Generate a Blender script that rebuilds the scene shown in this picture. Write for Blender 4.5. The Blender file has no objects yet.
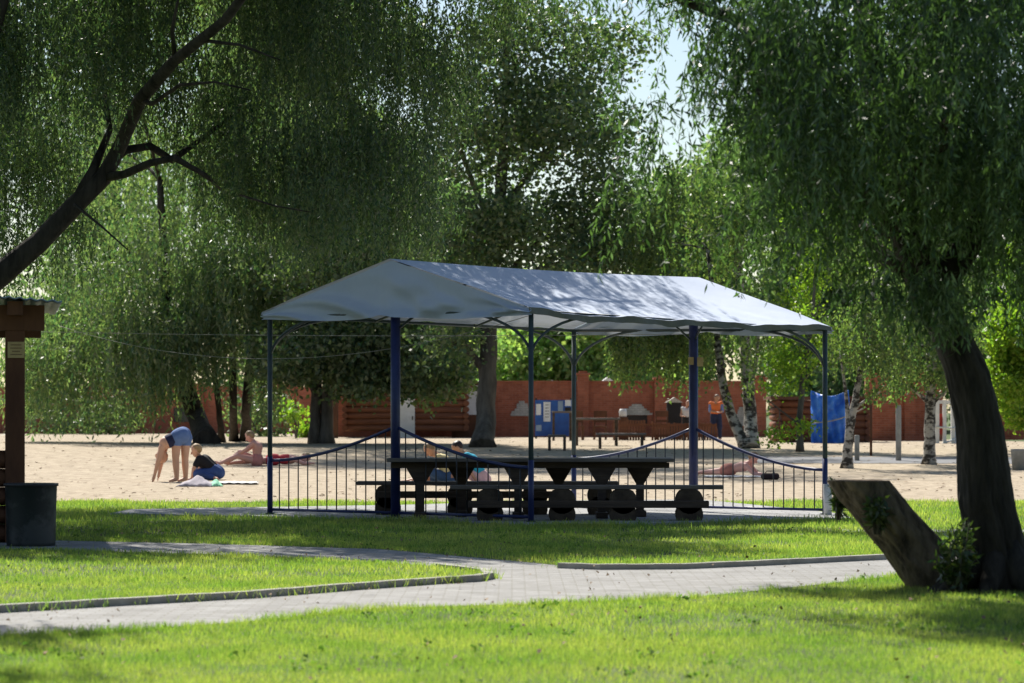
import bpy, bmesh, math, random
import numpy as np
from mathutils import Vector, Matrix, noise as mnoise

random.seed(7)
RNG = np.random.default_rng(7)
SC = bpy.context.scene
COL = SC.collection
R = math.radians

# ------------------------------------------------------------------ camera, sky, sun, exposure
F = 3000.0; YH = 412.0; CX = 512.0; H = 1.35
cam_d = bpy.data.cameras.new('camera')
cam = bpy.data.objects.new('camera', cam_d); COL.objects.link(cam)
cam.location = (0, 0, H); cam.rotation_euler = (R(90), 0, 0)
cam_d.sensor_width = 36.0; cam_d.lens = F / 1024 * 36.0
cam_d.shift_y = (YH - 341.5) / 1024
cam_d.clip_start = 0.5; cam_d.clip_end = 6000
cam_d.dof.use_dof = True; cam_d.dof.focus_distance = 37.5; cam_d.dof.aperture_fstop = 4.0
SC.camera = cam
SUN_EL = R(47); SUN_DIR = (-0.36, 0.933)          # horizontal direction towards the sun
w = bpy.data.worlds.new('World'); SC.world = w; w.use_nodes = True
nt = w.node_tree; bg = nt.nodes['Background']
sky = nt.nodes.new('ShaderNodeTexSky'); sky.sky_type = 'NISHITA'; sky.sun_disc = False
sky.sun_elevation = SUN_EL; sky.sun_rotation = math.atan2(SUN_DIR[0], SUN_DIR[1])
sky.air_density = 1.0; sky.dust_density = 0.6; sky.ozone_density = 1.0
nt.links.new(sky.outputs[0], bg.inputs[0]); bg.inputs[1].default_value = 0.066
sl = bpy.data.lights.new('sun', 'SUN'); sl.energy = 4.8; sl.angle = R(0.55); sl.color = (1.0, 0.95, 0.86)
so = bpy.data.objects.new('sun', sl); COL.objects.link(so)
sd = Vector((SUN_DIR[0]*math.cos(SUN_EL), SUN_DIR[1]*math.cos(SUN_EL), math.sin(SUN_EL)))
so.rotation_euler = sd.to_track_quat('Z', 'Y').to_euler(); so.location = sd*60
SC.view_settings.view_transform = 'Standard'; SC.view_settings.look = 'None'
SC.view_settings.exposure = 0.82; SC.view_settings.gamma = 1.0
SC.render.engine = 'CYCLES'
SC.cycles.max_bounces = 6; SC.cycles.diffuse_bounces = 3; SC.cycles.glossy_bounces = 2
SC.cycles.transmission_bounces = 3; SC.cycles.transparent_max_bounces = 4
SC.cycles.use_denoising = True

# ------------------------------------------------------------------ terrain and pixel helpers (real distances)
def gz(y):
    t = min(max((y-48)/42.0, 0), 1)
    return 0.43*t*t*(3-2*t)
def yofd(d): return YH + (H-gz(d))*F/d
def dofy(py):
    a, b = 5.0, 900.0
    for _ in range(60):
        m = (a+b)/2
        if yofd(m) > py: a = m
        else: b = m
    return (a+b)/2
def G(px, py):
    d = dofy(py); return Vector(((px-CX)*d/F, d, gz(d)))
def W(px, py, d): return Vector(((px-CX)*d/F, d, H-(py-YH)*d/F))

# ------------------------------------------------------------------ materials
MATS = {}
def newmat(name):
    m = bpy.data.materials.new(name); m.use_nodes = True
    b = m.node_tree.nodes['Principled BSDF']; MATS[name] = m
    return m, m.node_tree, b
def mat(name, c1, c2=None, scale=3.0, rough=0.8, metal=0.0, bump=0.0, bscale=None, stretch=(1,1,1), detail=6, c3=None, spec=0.3, lo=0.35, hi=0.65):
    if name in MATS: return MATS[name]
    m, t, b = newmat(name)
    b.inputs['Roughness'].default_value = rough; b.inputs['Metallic'].default_value = metal
    b.inputs['Specular IOR Level'].default_value = spec
    if c2 is None: c2 = tuple(x*0.75 for x in c1)
    tc = t.nodes.new('ShaderNodeTexCoord'); mp = t.nodes.new('ShaderNodeMapping')
    mp.inputs['Scale'].default_value = stretch
    t.links.new(tc.outputs['Object'], mp.inputs[0])
    n = t.nodes.new('ShaderNodeTexNoise'); n.inputs['Scale'].default_value = scale; n.inputs['Detail'].default_value = detail
    n.inputs['Roughness'].default_value = 0.65
    t.links.new(mp.outputs[0], n.inputs['Vector'])
    r = t.nodes.new('ShaderNodeValToRGB'); e = r.color_ramp.elements
    e[0].position = lo; e[0].color = (*c2, 1); e[1].position = hi; e[1].color = (*c1, 1)
    if c3: x = e.new(0.5*(lo+hi)); x.color = (*c3, 1)
    t.links.new(n.outputs[0], r.inputs[0]); t.links.new(r.outputs[0], b.inputs['Base Color'])
    if bump:
        n2 = t.nodes.new('ShaderNodeTexNoise'); n2.inputs['Scale'].default_value = bscale or scale*4; n2.inputs['Detail'].default_value = 6
        t.links.new(mp.outputs[0], n2.inputs['Vector'])
        bp = t.nodes.new('ShaderNodeBump'); bp.inputs['Strength'].default_value = bump; bp.inputs['Distance'].default_value = 0.02
        t.links.new(n2.outputs[0], bp.inputs['Height']); t.links.new(bp.outputs[0], b.inputs['Normal'])
    return m
def leafmat(name, ca, cb, trans=0.45, rough=0.45, spec=0.35):
    m, t, b = newmat(name)
    out = t.nodes['Material Output']
    g = t.nodes.new('ShaderNodeNewGeometry'); r = t.nodes.new('ShaderNodeValToRGB')
    e = r.color_ramp.elements; e[0].color = (*ca, 1); e[1].color = (*cb, 1)
    y = e.new(0.94); y.color = tuple([cb[0]*1.5, cb[1]*1.1, cb[2]*0.9, 1]); e[2].position = 1.0
    t.links.new(g.outputs['Random Per Island'], r.inputs[0])
    t.links.new(r.outputs[0], b.inputs['Base Color'])
    b.inputs['Roughness'].default_value = rough; b.inputs['Specular IOR Level'].default_value = spec
    tr = t.nodes.new('ShaderNodeBsdfTranslucent')
    hs = t.nodes.new('ShaderNodeMix'); hs.data_type = 'RGBA'; hs.blend_type = 'MULTIPLY'; hs.inputs[0].default_value = 1
    t.links.new(r.outputs[0], hs.inputs[6]); hs.inputs[7].default_value = (1.15, 1.7, 0.6, 1)
    t.links.new(hs.outputs[2], tr.inputs[0])
    mx = t.nodes.new('ShaderNodeMixShader'); mx.inputs[0].default_value = trans
    t.links.new(b.outputs[0], mx.inputs[1]); t.links.new(tr.outputs[0], mx.inputs[2])
    t.links.new(mx.outputs[0], out.inputs[0])
    return m
def brickmat(name, c1, c2, mortar, bw=0.25, bh=0.08, axis='XZ', rough=0.85, msize=0.008):
    m, t, b = newmat(name); b.inputs['Roughness'].default_value = rough; b.inputs['Specular IOR Level'].default_value = 0.2
    tc = t.nodes.new('ShaderNodeTexCoord'); sp = t.nodes.new('ShaderNodeSeparateXYZ'); cb = t.nodes.new('ShaderNodeCombineXYZ')
    t.links.new(tc.outputs['Object'], sp.inputs[0])
    t.links.new(sp.outputs[0], cb.inputs[0]); t.links.new(sp.outputs[2 if axis == 'XZ' else 1], cb.inputs[1])
    br = t.nodes.new('ShaderNodeTexBrick'); t.links.new(cb.outputs[0], br.inputs[0])
    br.inputs['Color1'].default_value = (*c1, 1); br.inputs['Color2'].default_value = (*c2, 1); br.inputs['Mortar'].default_value = (*mortar, 1)
    br.inputs['Scale'].default_value = 1.0; br.inputs['Brick Width'].default_value = bw; br.inputs['Row Height'].default_value = bh
    br.inputs['Mortar Size'].default_value = msize; br.inputs['Mortar Smooth'].default_value = 0.3
    n = t.nodes.new('ShaderNodeTexNoise'); n.inputs['Scale'].default_value = 2.2; n.inputs['Detail'].default_value = 9; n.inputs['Roughness'].default_value = 0.7
    t.links.new(tc.outputs['Object'], n.inputs['Vector'])
    r = t.nodes.new('ShaderNodeValToRGB'); r.color_ramp.elements[0].position = 0.3; r.color_ramp.elements[1].position = 0.7
    r.color_ramp.elements[0].color = (0.66, 0.65, 0.62, 1); r.color_ramp.elements[1].color = (1.1, 1.1, 1.1, 1)
    t.links.new(n.outputs[0], r.inputs[0])
    mx = t.nodes.new('ShaderNodeMix'); mx.data_type = 'RGBA'; mx.blend_type = 'MULTIPLY'; mx.inputs[0].default_value = 1
    t.links.new(br.outputs[0], mx.inputs[6]); t.links.new(r.outputs[0], mx.inputs[7]); t.links.new(mx.outputs[2], b.inputs['Base Color'])
    bp = t.nodes.new('ShaderNodeBump'); bp.inputs['Strength'].default_value = 0.35; bp.inputs['Distance'].default_value = 0.01; bp.invert = True
    t.links.new(br.outputs['Fac'], bp.inputs['Height']); t.links.new(bp.outputs[0], b.inputs['Normal'])
    return m

M_TURF = mat('turf_soil', (0.085, 0.125, 0.032), (0.06, 0.075, 0.028), 1.2, 0.95, bump=0.6, bscale=25)
M_SAND = mat('sand', (0.50, 0.42, 0.315), (0.29, 0.235, 0.17), 3.5, 0.95, bump=1.0, bscale=7, detail=10, spec=0.1)
M_PATH = brickmat('paving', (0.33, 0.325, 0.32), (0.27, 0.265, 0.26), (0.22, 0.21, 0.185), 0.2, 0.1, 'XY', 0.85, 0.007)
M_SLAB = brickmat('slab_paving', (0.38, 0.38, 0.38), (0.32, 0.32, 0.33), (0.2, 0.2, 0.19), 0.3, 0.3, 'XY', 0.9, 0.008)
M_ASPH = mat('pale_asphalt', (0.2, 0.2, 0.21), (0.15, 0.15, 0.155), 2, 0.9)
M_CONC = mat('concrete', (0.42, 0.4, 0.36), (0.28, 0.27, 0.24), 5, 0.9, bump=0.4)
M_BRICK = brickmat('red_brick', (0.47, 0.15, 0.08), (0.35, 0.105, 0.058), (0.40, 0.20, 0.14), 0.25, 0.075)
M_WBRICK = brickmat('pale_brick', (0.62, 0.59, 0.53), (0.5, 0.48, 0.43), (0.36, 0.34, 0.3), 0.2, 0.08)
M_STUMP = mat('stump_bark', (0.24, 0.185, 0.13), (0.035, 0.027, 0.02), 8, 0.95, bump=1.0, bscale=16, stretch=(1, 1, 0.3), detail=9)
M_BARK = mat('dark_bark', (0.065, 0.054, 0.044), (0.018, 0.015, 0.012), 7, 0.95, bump=1.0, bscale=14, stretch=(1, 1, 0.22), detail=8)
M_BARKG = mat('grey_bark', (0.15, 0.135, 0.115), (0.06, 0.053, 0.046), 6, 0.95, bump=1.0, bscale=12, stretch=(1, 1, 0.25), detail=8)
M_BIRCH = mat('birch_bark', (0.38, 0.36, 0.32), (0.04, 0.035, 0.03), 4.5, 0.8, bump=0.3, stretch=(1, 1, 1.6), lo=0.45, hi=0.54)
M_CUT = mat('cut_wood', (0.3, 0.21, 0.13), (0.16, 0.11, 0.07), 9, 0.9)
M_WOOD = mat('dark_weathered_wood', (0.10, 0.07, 0.05), (0.05, 0.035, 0.027), 4, 0.8, bump=0.5, stretch=(0.3, 3, 3))
M_WOODT = mat('table_top_wood', (0.17, 0.14, 0.12), (0.1, 0.08, 0.07), 4, 0.55, bump=0.4, stretch=(0.3, 3, 3), spec=0.5)
M_LOGB = mat('log_end', (0.11, 0.08, 0.055), (0.05, 0.035, 0.025), 6, 0.9, bump=0.5)
M_LOG = mat('brown_log_siding', (0.22, 0.085, 0.04), (0.12, 0.045, 0.024), 3, 0.7, stretch=(0.3, 1, 3), bump=0.2)
M_BWOOD = mat('stained_brown_wood', (0.16, 0.07, 0.035), (0.085, 0.036, 0.02), 3, 0.75, stretch=(1, 1, 0.3), bump=0.3)
M_BLUE = mat('blue_paint', (0.02, 0.032, 0.14), (0.012, 0.02, 0.085), 6, 0.4, spec=0.5)
M_GRN = mat('dark_green_paint', (0.05, 0.075, 0.075), (0.03, 0.045, 0.05), 6, 0.45, spec=0.5)
M_IRON = mat('dark_iron', (0.03, 0.03, 0.035), (0.018, 0.018, 0.02), 8, 0.5, spec=0.5)
M_GALV = mat('galvanised', (0.30, 0.40, 0.55), (0.2, 0.28, 0.4), 3, 0.45, metal=0.3)
M_WHITE = mat('white_paint', (0.75, 0.75, 0.74), (0.62, 0.62, 0.6), 4, 0.6)
M_PAPER = mat('paper', (0.75, 0.78, 0.8), (0.6, 0.63, 0.66), 3, 0.7)
M_BLUEB = mat('blue_board', (0.03, 0.12, 0.42), (0.02, 0.07, 0.27), 3, 0.4)
M_TARP = mat('blue_tarpaulin', (0.07, 0.26, 0.85), (0.04, 0.15, 0.6), 2.5, 0.4, bump=0.8, bscale=5)
M_BLACK = mat('black_metal', (0.02, 0.02, 0.022), (0.012, 0.012, 0.013), 4, 0.6)
M_DGL = mat('dark_glass', (0.02, 0.022, 0.026), (0.012, 0.012, 0.015), 2, 0.15, spec=0.5)
M_YEL = mat('yellow_plate', (0.55, 0.42, 0.2), (0.42, 0.3, 0.14), 8, 0.6)
M_RED = mat('red_paint', (0.55, 0.06, 0.04), (0.4, 0.04, 0.03), 4, 0.5)
M_ORNG = mat('orange_cloth', (0.85, 0.22, 0.06), (0.65, 0.15, 0.04), 5, 0.8)
M_BINP = mat('mottled_bin_paint', (0.055, 0.06, 0.06), (0.010, 0.016, 0.017), 2.2, 0.5, lo=0.46, hi=0.56, spec=0.4)

# roof cloth: silver-blue awning, a little light comes through
m, t, b = newmat('awning_cloth')
mc = mat('awning_cloth_base', (0.56, 0.625, 0.75), (0.46, 0.53, 0.67), 0.9, 0.55, bump=0.25, bscale=2.5, stretch=(1, 1, 1))
t2 = mc.node_tree
b2 = t2.nodes['Principled BSDF']; b2.inputs['Specular IOR Level'].default_value = 0.8
tr = t2.nodes.new('ShaderNodeBsdfTranslucent'); tr.inputs[0].default_value = (0.42, 0.43, 0.42, 1)
mx = t2.nodes.new('ShaderNodeMixShader'); mx.inputs[0].default_value = 0.10
t2.links.new(b2.outputs[0], mx.inputs[1]); t2.links.new(tr.outputs[0], mx.inputs[2]); t2.links.new(mx.outputs[0], t2.nodes['Material Output'].inputs[0])
M_AWN = mc

L_WIL = leafmat('willow_leaf', (0.026, 0.058, 0.038), (0.10, 0.15, 0.10), 0.42, 0.42, 0.5)
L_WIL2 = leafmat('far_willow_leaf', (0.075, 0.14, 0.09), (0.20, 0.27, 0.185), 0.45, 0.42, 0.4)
L_DARK = leafmat('poplar_leaf', (0.05, 0.095, 0.06), (0.15, 0.21, 0.14), 0.44, 0.42, 0.5)
L_BIR = leafmat('birch_leaf', (0.06, 0.105, 0.055), (0.15, 0.21, 0.115), 0.5, 0.42, 0.4)
L_YEL = leafmat('lime_leaf', (0.13, 0.22, 0.035), (0.22, 0.32, 0.06), 0.55)
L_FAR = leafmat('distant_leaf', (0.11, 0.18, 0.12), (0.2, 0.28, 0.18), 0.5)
L_GRS = leafmat('grass_blade', (0.125, 0.185, 0.055), (0.30, 0.37, 0.16), 0.5, 0.42, 0.4)
gt = L_GRS.node_tree; gb = gt.nodes['Principled BSDF']
gtc = gt.nodes.new('ShaderNodeTexCoord'); gn = gt.nodes.new('ShaderNodeTexNoise'); gn.inputs['Scale'].default_value = 0.9; gn.inputs['Detail'].default_value = 5
gr = gt.nodes.new('ShaderNodeValToRGB'); gr.color_ramp.elements[0].position = .36; gr.color_ramp.elements[1].position = .62
gr.color_ramp.elements[0].color = (.75, .88, .75, 1); gr.color_ramp.elements[1].color = (1.3, 1.16, 1.2, 1)
gm = gt.nodes.new('ShaderNodeMix'); gm.data_type = 'RGBA'; gm.blend_type = 'MULTIPLY'; gm.inputs[0].default_value = 1
src = gb.inputs['Base Color'].links[0].from_socket; gt.links.new(gtc.outputs['Object'], gn.inputs[0]); gt.links.new(gn.outputs[0], gr.inputs[0])
for l in list(src.links):
    dst = l.to_socket; gt.links.new(gm.outputs[2], dst)
gt.links.new(src, gm.inputs[6]); gt.links.new(gr.outputs[0], gm.inputs[7])
L_WEED = leafmat('weed_leaf', (0.09, 0.16, 0.045), (0.15, 0.24, 0.08), 0.45, 0.6, 0.15)
L_WILR = leafmat('near_willow_leaf', (0.03, 0.062, 0.04), (0.10, 0.15, 0.095), 0.42, 0.42, 0.55)
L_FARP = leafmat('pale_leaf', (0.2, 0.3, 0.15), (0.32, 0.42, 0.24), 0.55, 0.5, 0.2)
L_HER = leafmat('shoot_leaf', (0.03, 0.06, 0.025), (0.07, 0.11, 0.045), 0.3, 0.32, 0.6)

# ------------------------------------------------------------------ object helpers
def link(o, parent=None):
    COL.objects.link(o)
    if parent: o.parent = parent
    return o
def tag(o, label=None, cat=None, group=None, kind=None):
    if label: o['label'] = label
    if cat: o['category'] = cat
    if group: o['group'] = group
    if kind: o['kind'] = kind
    return o
def empty(name, loc, label, cat, group=None, rz=0):
    o = bpy.data.objects.new(name, None); COL.objects.link(o); o.location = loc; o.rotation_euler = (0, 0, rz)
    o.empty_display_size = 0.1
    return tag(o, label, cat, group)
class MB:
    """collects geometry for ONE mesh, coordinates local to its parent"""
    def __init__(s): s.bm = bmesh.new()
    def box(s, c, size, rot=None, bev=0.0):
        r = bmesh.ops.create_cube(s.bm, size=1.0)
        vs = r['verts']
        M = Matrix.Translation(Vector(c)) @ (rot.to_4x4() if rot else Matrix.Identity(4)) @ Matrix.Diagonal((*size, 1))
        bmesh.ops.transform(s.bm, matrix=M, verts=vs)
        if bev:
            es = list({e for v in vs for e in v.link_edges})
            bmesh.ops.bevel(s.bm, geom=es, offset=bev, segments=1, affect='EDGES')
        return s
    def bar(s, a, b, w, h, up=Vector((0, 0, 1))):
        a = Vector(a); b = Vector(b); d = b-a; x = d.normalized()
        y = up.cross(x); y = y.normalized() if y.length > 1e-4 else Vector((0, 1, 0)); z = x.cross(y)
        rot = Matrix((x, y, z)).transposed()
        return s.box((a+b)/2, (d.length, w, h), rot)
    def tube(s, pts, rad, seg=8, cap=True, jit=0.0):
        pts = [Vector(p) for p in pts]; n = len(pts)
        if not hasattr(rad, '__len__'): rad = [rad]*n
        rings = []; prev = None
        for i, p in enumerate(pts):
            d = (pts[min(i+1, n-1)]-pts[max(i-1, 0)]).normalized()
            if prev is None: a = d.orthogonal().normalized()
            else:
                a = prev - d*prev.dot(d); a = a.normalized() if a.length > 1e-5 else d.orthogonal().normalized()
            prev = a; c = d.cross(a)
            ring = []
            for k in range(seg):
                th = 2*math.pi*k/seg; rr = rad[i]*(1+(random.uniform(-jit, jit) if jit else 0))
                ring.append(s.bm.verts.new(p+a*(rr*math.cos(th))+c*(rr*math.sin(th))))
            rings.append(ring)
        for i in range(n-1):
            for k in range(seg):
                f = s.bm.faces.new((rings[i][k], rings[i][(k+1) % seg], rings[i+1][(k+1) % seg], rings[i+1][k])); f.smooth = True
        if cap:
            s.bm.faces.new(rings[0][::-1]); s.bm.faces.new(rings[-1])
        return s
    def grid(s, fn, nu, nv, smooth=True):
        V = [[s.bm.verts.new(fn(i/nu, j/nv)) for j in range(nv+1)] for i in range(nu+1)]
        for i in range(nu):
            for j in range(nv):
                f = s.bm.faces.new((V[i][j], V[i+1][j], V[i+1][j+1], V[i][j+1])); f.smooth = smooth
        return V
    def prism(s, pts, depth_vec):
        a = [s.bm.verts.new(Vector(p)) for p in pts]; b = [s.bm.verts.new(Vector(p)+Vector(depth_vec)) for p in pts]
        s.bm.faces.new(a); s.bm.faces.new(b[::-1]); n = len(a)
        for i in range(n): s.bm.faces.new((a[i], b[i], b[(i+1) % n], a[(i+1) % n]))
        return s
    def ball(s, c, r, seg=12):
        v = bmesh.ops.create_uvsphere(s.bm, u_segments=seg, v_segments=max(6, seg*2//3), radius=1)['verts']
        r = r if hasattr(r, '__len__') else (r, r, r)
        bmesh.ops.transform(s.bm, matrix=Matrix.Translation(Vector(c)) @ Matrix.Diagonal((*r, 1)), verts=v)
        for x in v:
            for f in x.link_faces: f.smooth = True
        return s
    def build(s, name, m, parent=None, recalc=True):
        if recalc: bmesh.ops.recalc_face_normals(s.bm, faces=s.bm.faces)
        me = bpy.data.meshes.new(name); s.bm.to_mesh(me); s.bm.free(); me.materials.append(m)
        return link(bpy.data.objects.new(name, me), parent)
def npmesh(name, verts, faces_n, per, m, parent=None):
    """verts (N,3); consecutive groups of `per` verts are faces"""
    me = bpy.data.meshes.new(name); nv = len(verts); nf = nv//per
    me.vertices.add(nv); me.vertices.foreach_set('co', verts.astype(np.float32).ravel())
    me.loops.add(nv); me.loops.foreach_set('vertex_index', np.arange(nv, dtype=np.int32))
    me.polygons.add(nf); me.polygons.foreach_set('loop_start', np.arange(0, nv, per, dtype=np.int32))
    me.update(calc_edges=True); me.materials.append(m)
    return link(bpy.data.objects.new(name, me), parent)
def subcopy(o, parent, loc=None):
    c = o.copy(); COL.objects.link(c); c.parent = parent
    if loc is not None: c.location = loc
    return c

# ------------------------------------------------------------------ ground
def sheet(name, xs, y0, y1, n, zoff, m, ease=1.0):
    mb = MB(); x0, x1, nx = xs
    def fn(u, v):
        x = x0+(x1-x0)*u; a, b = y0(x), y1(x); y = a+(b-a)*v**ease
        return Vector((x, y, gz(y)+zoff))
    mb.grid(fn, nx, n)
    return tag(mb.build(name, m), kind='structure')
sheet('ground', (-500, 500, 8), lambda x: -30, lambda x: 2500, 260, 0, M_TURF, 2.2)
def flatpoly(name, pix, z, m, kind='structure'):
    mb = MB(); vs = []
    for p in pix:
        g = G(*p); vs.append(mb.bm.verts.new((g.x, g.y, z)))
    f = mb.bm.faces.new(vs); bmesh.ops.triangulate(mb.bm, faces=[f])
    return tag(mb.build(name, m), kind=kind)
def wob(x, a=0.25, s=0.0): return a*(math.sin(x*1.7+s)+0.6*math.sin(x*4.1+2+s)+0.4*math.sin(x*9.3+s))
SY0 = dofy(502)
def sand_front(x): return SY0 + wob(x, 0.3) + (0.3 if x > 4.5 else 0)
_b = [n_ for n_ in M_SAND.node_tree.nodes if n_.type == 'BUMP'][0]; _b.inputs['Distance'].default_value = 0.09
sand = sheet('sand', (-45, 45, 160), sand_front, lambda x: (dofy(433.5) if x < 8 else dofy(433.5)-min(1, (x-8)/10)*45), 60, 0.004, M_SAND)
sheet('back_path', (-60, 8, 4), lambda x: dofy(433.2), lambda x: dofy(431.6), 6, 0.008, M_CONC)
sheet('asphalt_path', (5.5, 45, 4), lambda x: dofy(463.5)-0.1*(x-6), lambda x: dofy(457)-0.1*(x-6), 8, 0.012, M_ASPH)

EDGE_F = [(-160, 652), (0, 637), (120, 631), (250, 622), (330, 613), (400, 608), (520, 605), (640, 600), (700, 597), (740, 593), (800, 587), (900, 576), (1000, 570), (1250, 556)]
EDGE_B = [(1250, 541), (1000, 553), (880, 560), (760, 566), (680, 569.5), (600, 570), (520, 562), (430, 554), (380, 549.5), (200, 544), (60, 541), (-160, 538)]
ISL = [(-160, 622), (0, 613), (120, 606), (250, 598.5), (350, 590.5), (440, 584), (475, 582), (489, 579.5), (484, 575.5), (440, 570), (400, 567), (300, 561), (180, 556.5), (60, 553), (-160, 548)]
flatpoly('path', EDGE_F+EDGE_B, 0.004, M_PATH)
flatpoly('lawn_island_soil', ISL, 0.03, M_TURF)
def kerb(name, pix, label, h=0.055, wd=0.08):
    pts = [G(*p) for p in pix]
    mb = MB(); n = len(pts); L = []; Rr = []
    for i in range(n):
        d = (pts[min(i+1, n-1)]-pts[max(i-1, 0)]).normalized(); s = Vector((-d.y, d.x, 0))*wd/2
        L.append(pts[i]+s); Rr.append(pts[i]-s)
    for i in range(n-1):
        q = [L[i], L[i+1], Rr[i+1], Rr[i]]
        mb.prism([Vector((p.x, p.y, -0.03)) for p in q], (0, 0, h+0.03+0.002*(i % 2)))
    o = mb.build(name, M_CONC); return tag(o, kind='structure')
def dens(pts, k=5):
    out = []
    for a, b in zip(pts[:-1], pts[1:]):
        for i in range(k): out.append((a[0]+(b[0]-a[0])*i/k, a[1]+(b[1]-a[1])*i/k))
    return out+[pts[-1]]
kerb('kerb', dens(ISL[:10], 3), '')
kerb('kerb_strip', dens([(560, 568.5), (600, 570), (680, 569.5), (760, 566), (880, 560), (1000, 553), (1250, 541)], 3), '', 0.05)
# paved floor under the tent, a real slab
fl = MB()
fpts = [G(110, 515), G(395, 520.5), G(540, 527), G(620, 526), G(835, 520.5), G(850, 519.5), G(846, 516), G(800, 511), G(700, 501), G(560, 502), G(400, 506.5), G(130, 511)]
fl.prism([Vector((p.x, p.y, -0.05)) for p in fpts], (0, 0, 0.075))
tag(fl.build('pavement', M_SLAB), kind='structure')

flatpoly('footpath', [(840, 532), (1300, 534), (1300, 531), (840, 529.5)], 0.006, M_SLAB)
# grass blades -------------------------------------------------
def inpoly(X, Y, poly):
    c = np.zeros(len(X), bool); n = len(poly); j = n-1
    for i in range(n):
        xi, yi = poly[i]; xj, yj = poly[j]
        c ^= ((yi > Y) != (yj > Y)) & (X < (xj-xi)*(Y-yi)/(yj-yi+1e-12)+xi)
        j = i
    return c
P_PATH = [(G(*p).x, G(*p).y) for p in EDGE_F+EDGE_B]
P_ISL = [(G(*p).x, G(*p).y) for p in ISL]
P_FL = [(p.x, p.y) for p in fpts]
gzv = np.vectorize(gz)
def patch(X, Y, f=1.0, s=0.0):
    return (np.sin(X*1.3*f+s)+np.sin(Y*1.7*f+X*.6+s*2)+np.sin(X*3.1*f-Y*2.3*f+s)+0.7*np.sin(X*7*f+Y*5*f))/3.7
def blades(X, Y, Z, h, wd, lean=0.35):
    n = len(X); P = np.stack([X, Y, Z], 1)
    th = RNG.uniform(0, 2*np.pi, n); ln = RNG.uniform(0.05, lean, n)*h*1.6
    tip = P+np.stack([np.cos(th)*ln, np.sin(th)*ln, h*RNG.uniform(0.8, 1.0, n)], 1)
    ph = RNG.uniform(0, 2*np.pi, n); S = np.stack([np.cos(ph), np.sin(ph)*0.6, np.zeros(n)], 1)*wd[:, None]*0.5
    mid = P*0.5+tip*0.5; mid[:, 2] += h*0.08
    V = np.empty((n, 4, 3)); V[:, 0] = P-S*0.8; V[:, 1] = P+S*0.8; V[:, 2] = mid*0.45+tip*0.55+S*0.45; V[:, 3] = tip
    return V.reshape(-1, 3)
def grass(d0, d1, density, h, wd, extra=1.0):
    xw = 0.19; A = (d1-d0)*(d0+d1)*xw
    n = int(A*density); Y = np.sqrt(RNG.uniform(d0*d0, d1*d1, n)); X = RNG.uniform(-xw, xw, n)*Y
    isl = inpoly(X, Y, P_ISL); ok = (~inpoly(X, Y, P_PATH) | isl) & ~inpoly(X, Y, P_FL)
    sf = SY0 + 0.25*(np.sin(X*1.7)+0.6*np.sin(X*4.1+2)+0.4*np.sin(X*9.3))*1.2 + np.where(X > 4.5, 0.3, 0)
    ok &= Y < sf-0.05+RNG.normal(0, 0.12, n)
    # thinner on worn spots
    ok &= RNG.uniform(0, 1, n) < 0.72+0.5*patch(X, Y, 0.9, 3)
    X, Y, isl = X[ok], Y[ok], isl[ok]
    hh = h*RNG.uniform(0.5, 1.25, len(X))*(1+0.35*patch(X, Y, 1.6, 1))
    tall = RNG.uniform(0, 1, len(X)) > 0.996; hh[tall] *= 2.0
    Z = np.where(isl, 0.028, gzv(Y))
    return blades(X, Y, Z, hh, wd*RNG.uniform(0.7, 1.3, len(X)))
gv = [grass(13.0, 18, 6200, 0.034, 0.0045), grass(18, 24, 3600, 0.036, 0.006), grass(24, 33, 1700, 0.042, 0.009), grass(33, SY0+0.6, 700, 0.055, 0.013)]
# taller fringe along the kerbs and the slab
def fringe(pix, n, spread, h, wd):
    pts = [G(*p) for p in pix]; k = RNG.integers(0, len(pts)-1, n); u = RNG.uniform(0, 1, n)
    a = np.array([[p.x, p.y] for p in pts]); q = a[k]*(1-u[:, None])+a[k+1]*u[:, None]+RNG.normal(0, spread, (n, 2))
    keep = patch(q[:, 0], q[:, 1], 2.2, 5) > -0.15; q = q[keep]
    return blades(q[:, 0], q[:, 1], np.zeros(len(q)), h*RNG.uniform(0.5, 1.4, len(q)), wd*RNG.uniform(0.7, 1.3, len(q)), 0.5)
gv += [fringe(dens([(p[0], p[1]+1.5) for p in EDGE_F], 4), 7000, 0.05, 0.055, 0.006), fringe(dens(ISL[1:9], 4), 2500, 0.05, 0.075, 0.007),
       fringe(dens([(560, 568), (680, 567.5), (880, 558)], 5), 1500, 0.06, 0.08, 0.009), fringe([(40, 518.5), (395, 522), (540, 529), (620, 528), (850, 521)], 5000, 0.1, 0.09, 0.011)]
grs = npmesh('grass', np.concatenate(gv), 0, 4, L_GRS)
tag(grs, 'short sunlit green grass of the lawns', 'grass', kind='stuff')
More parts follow.
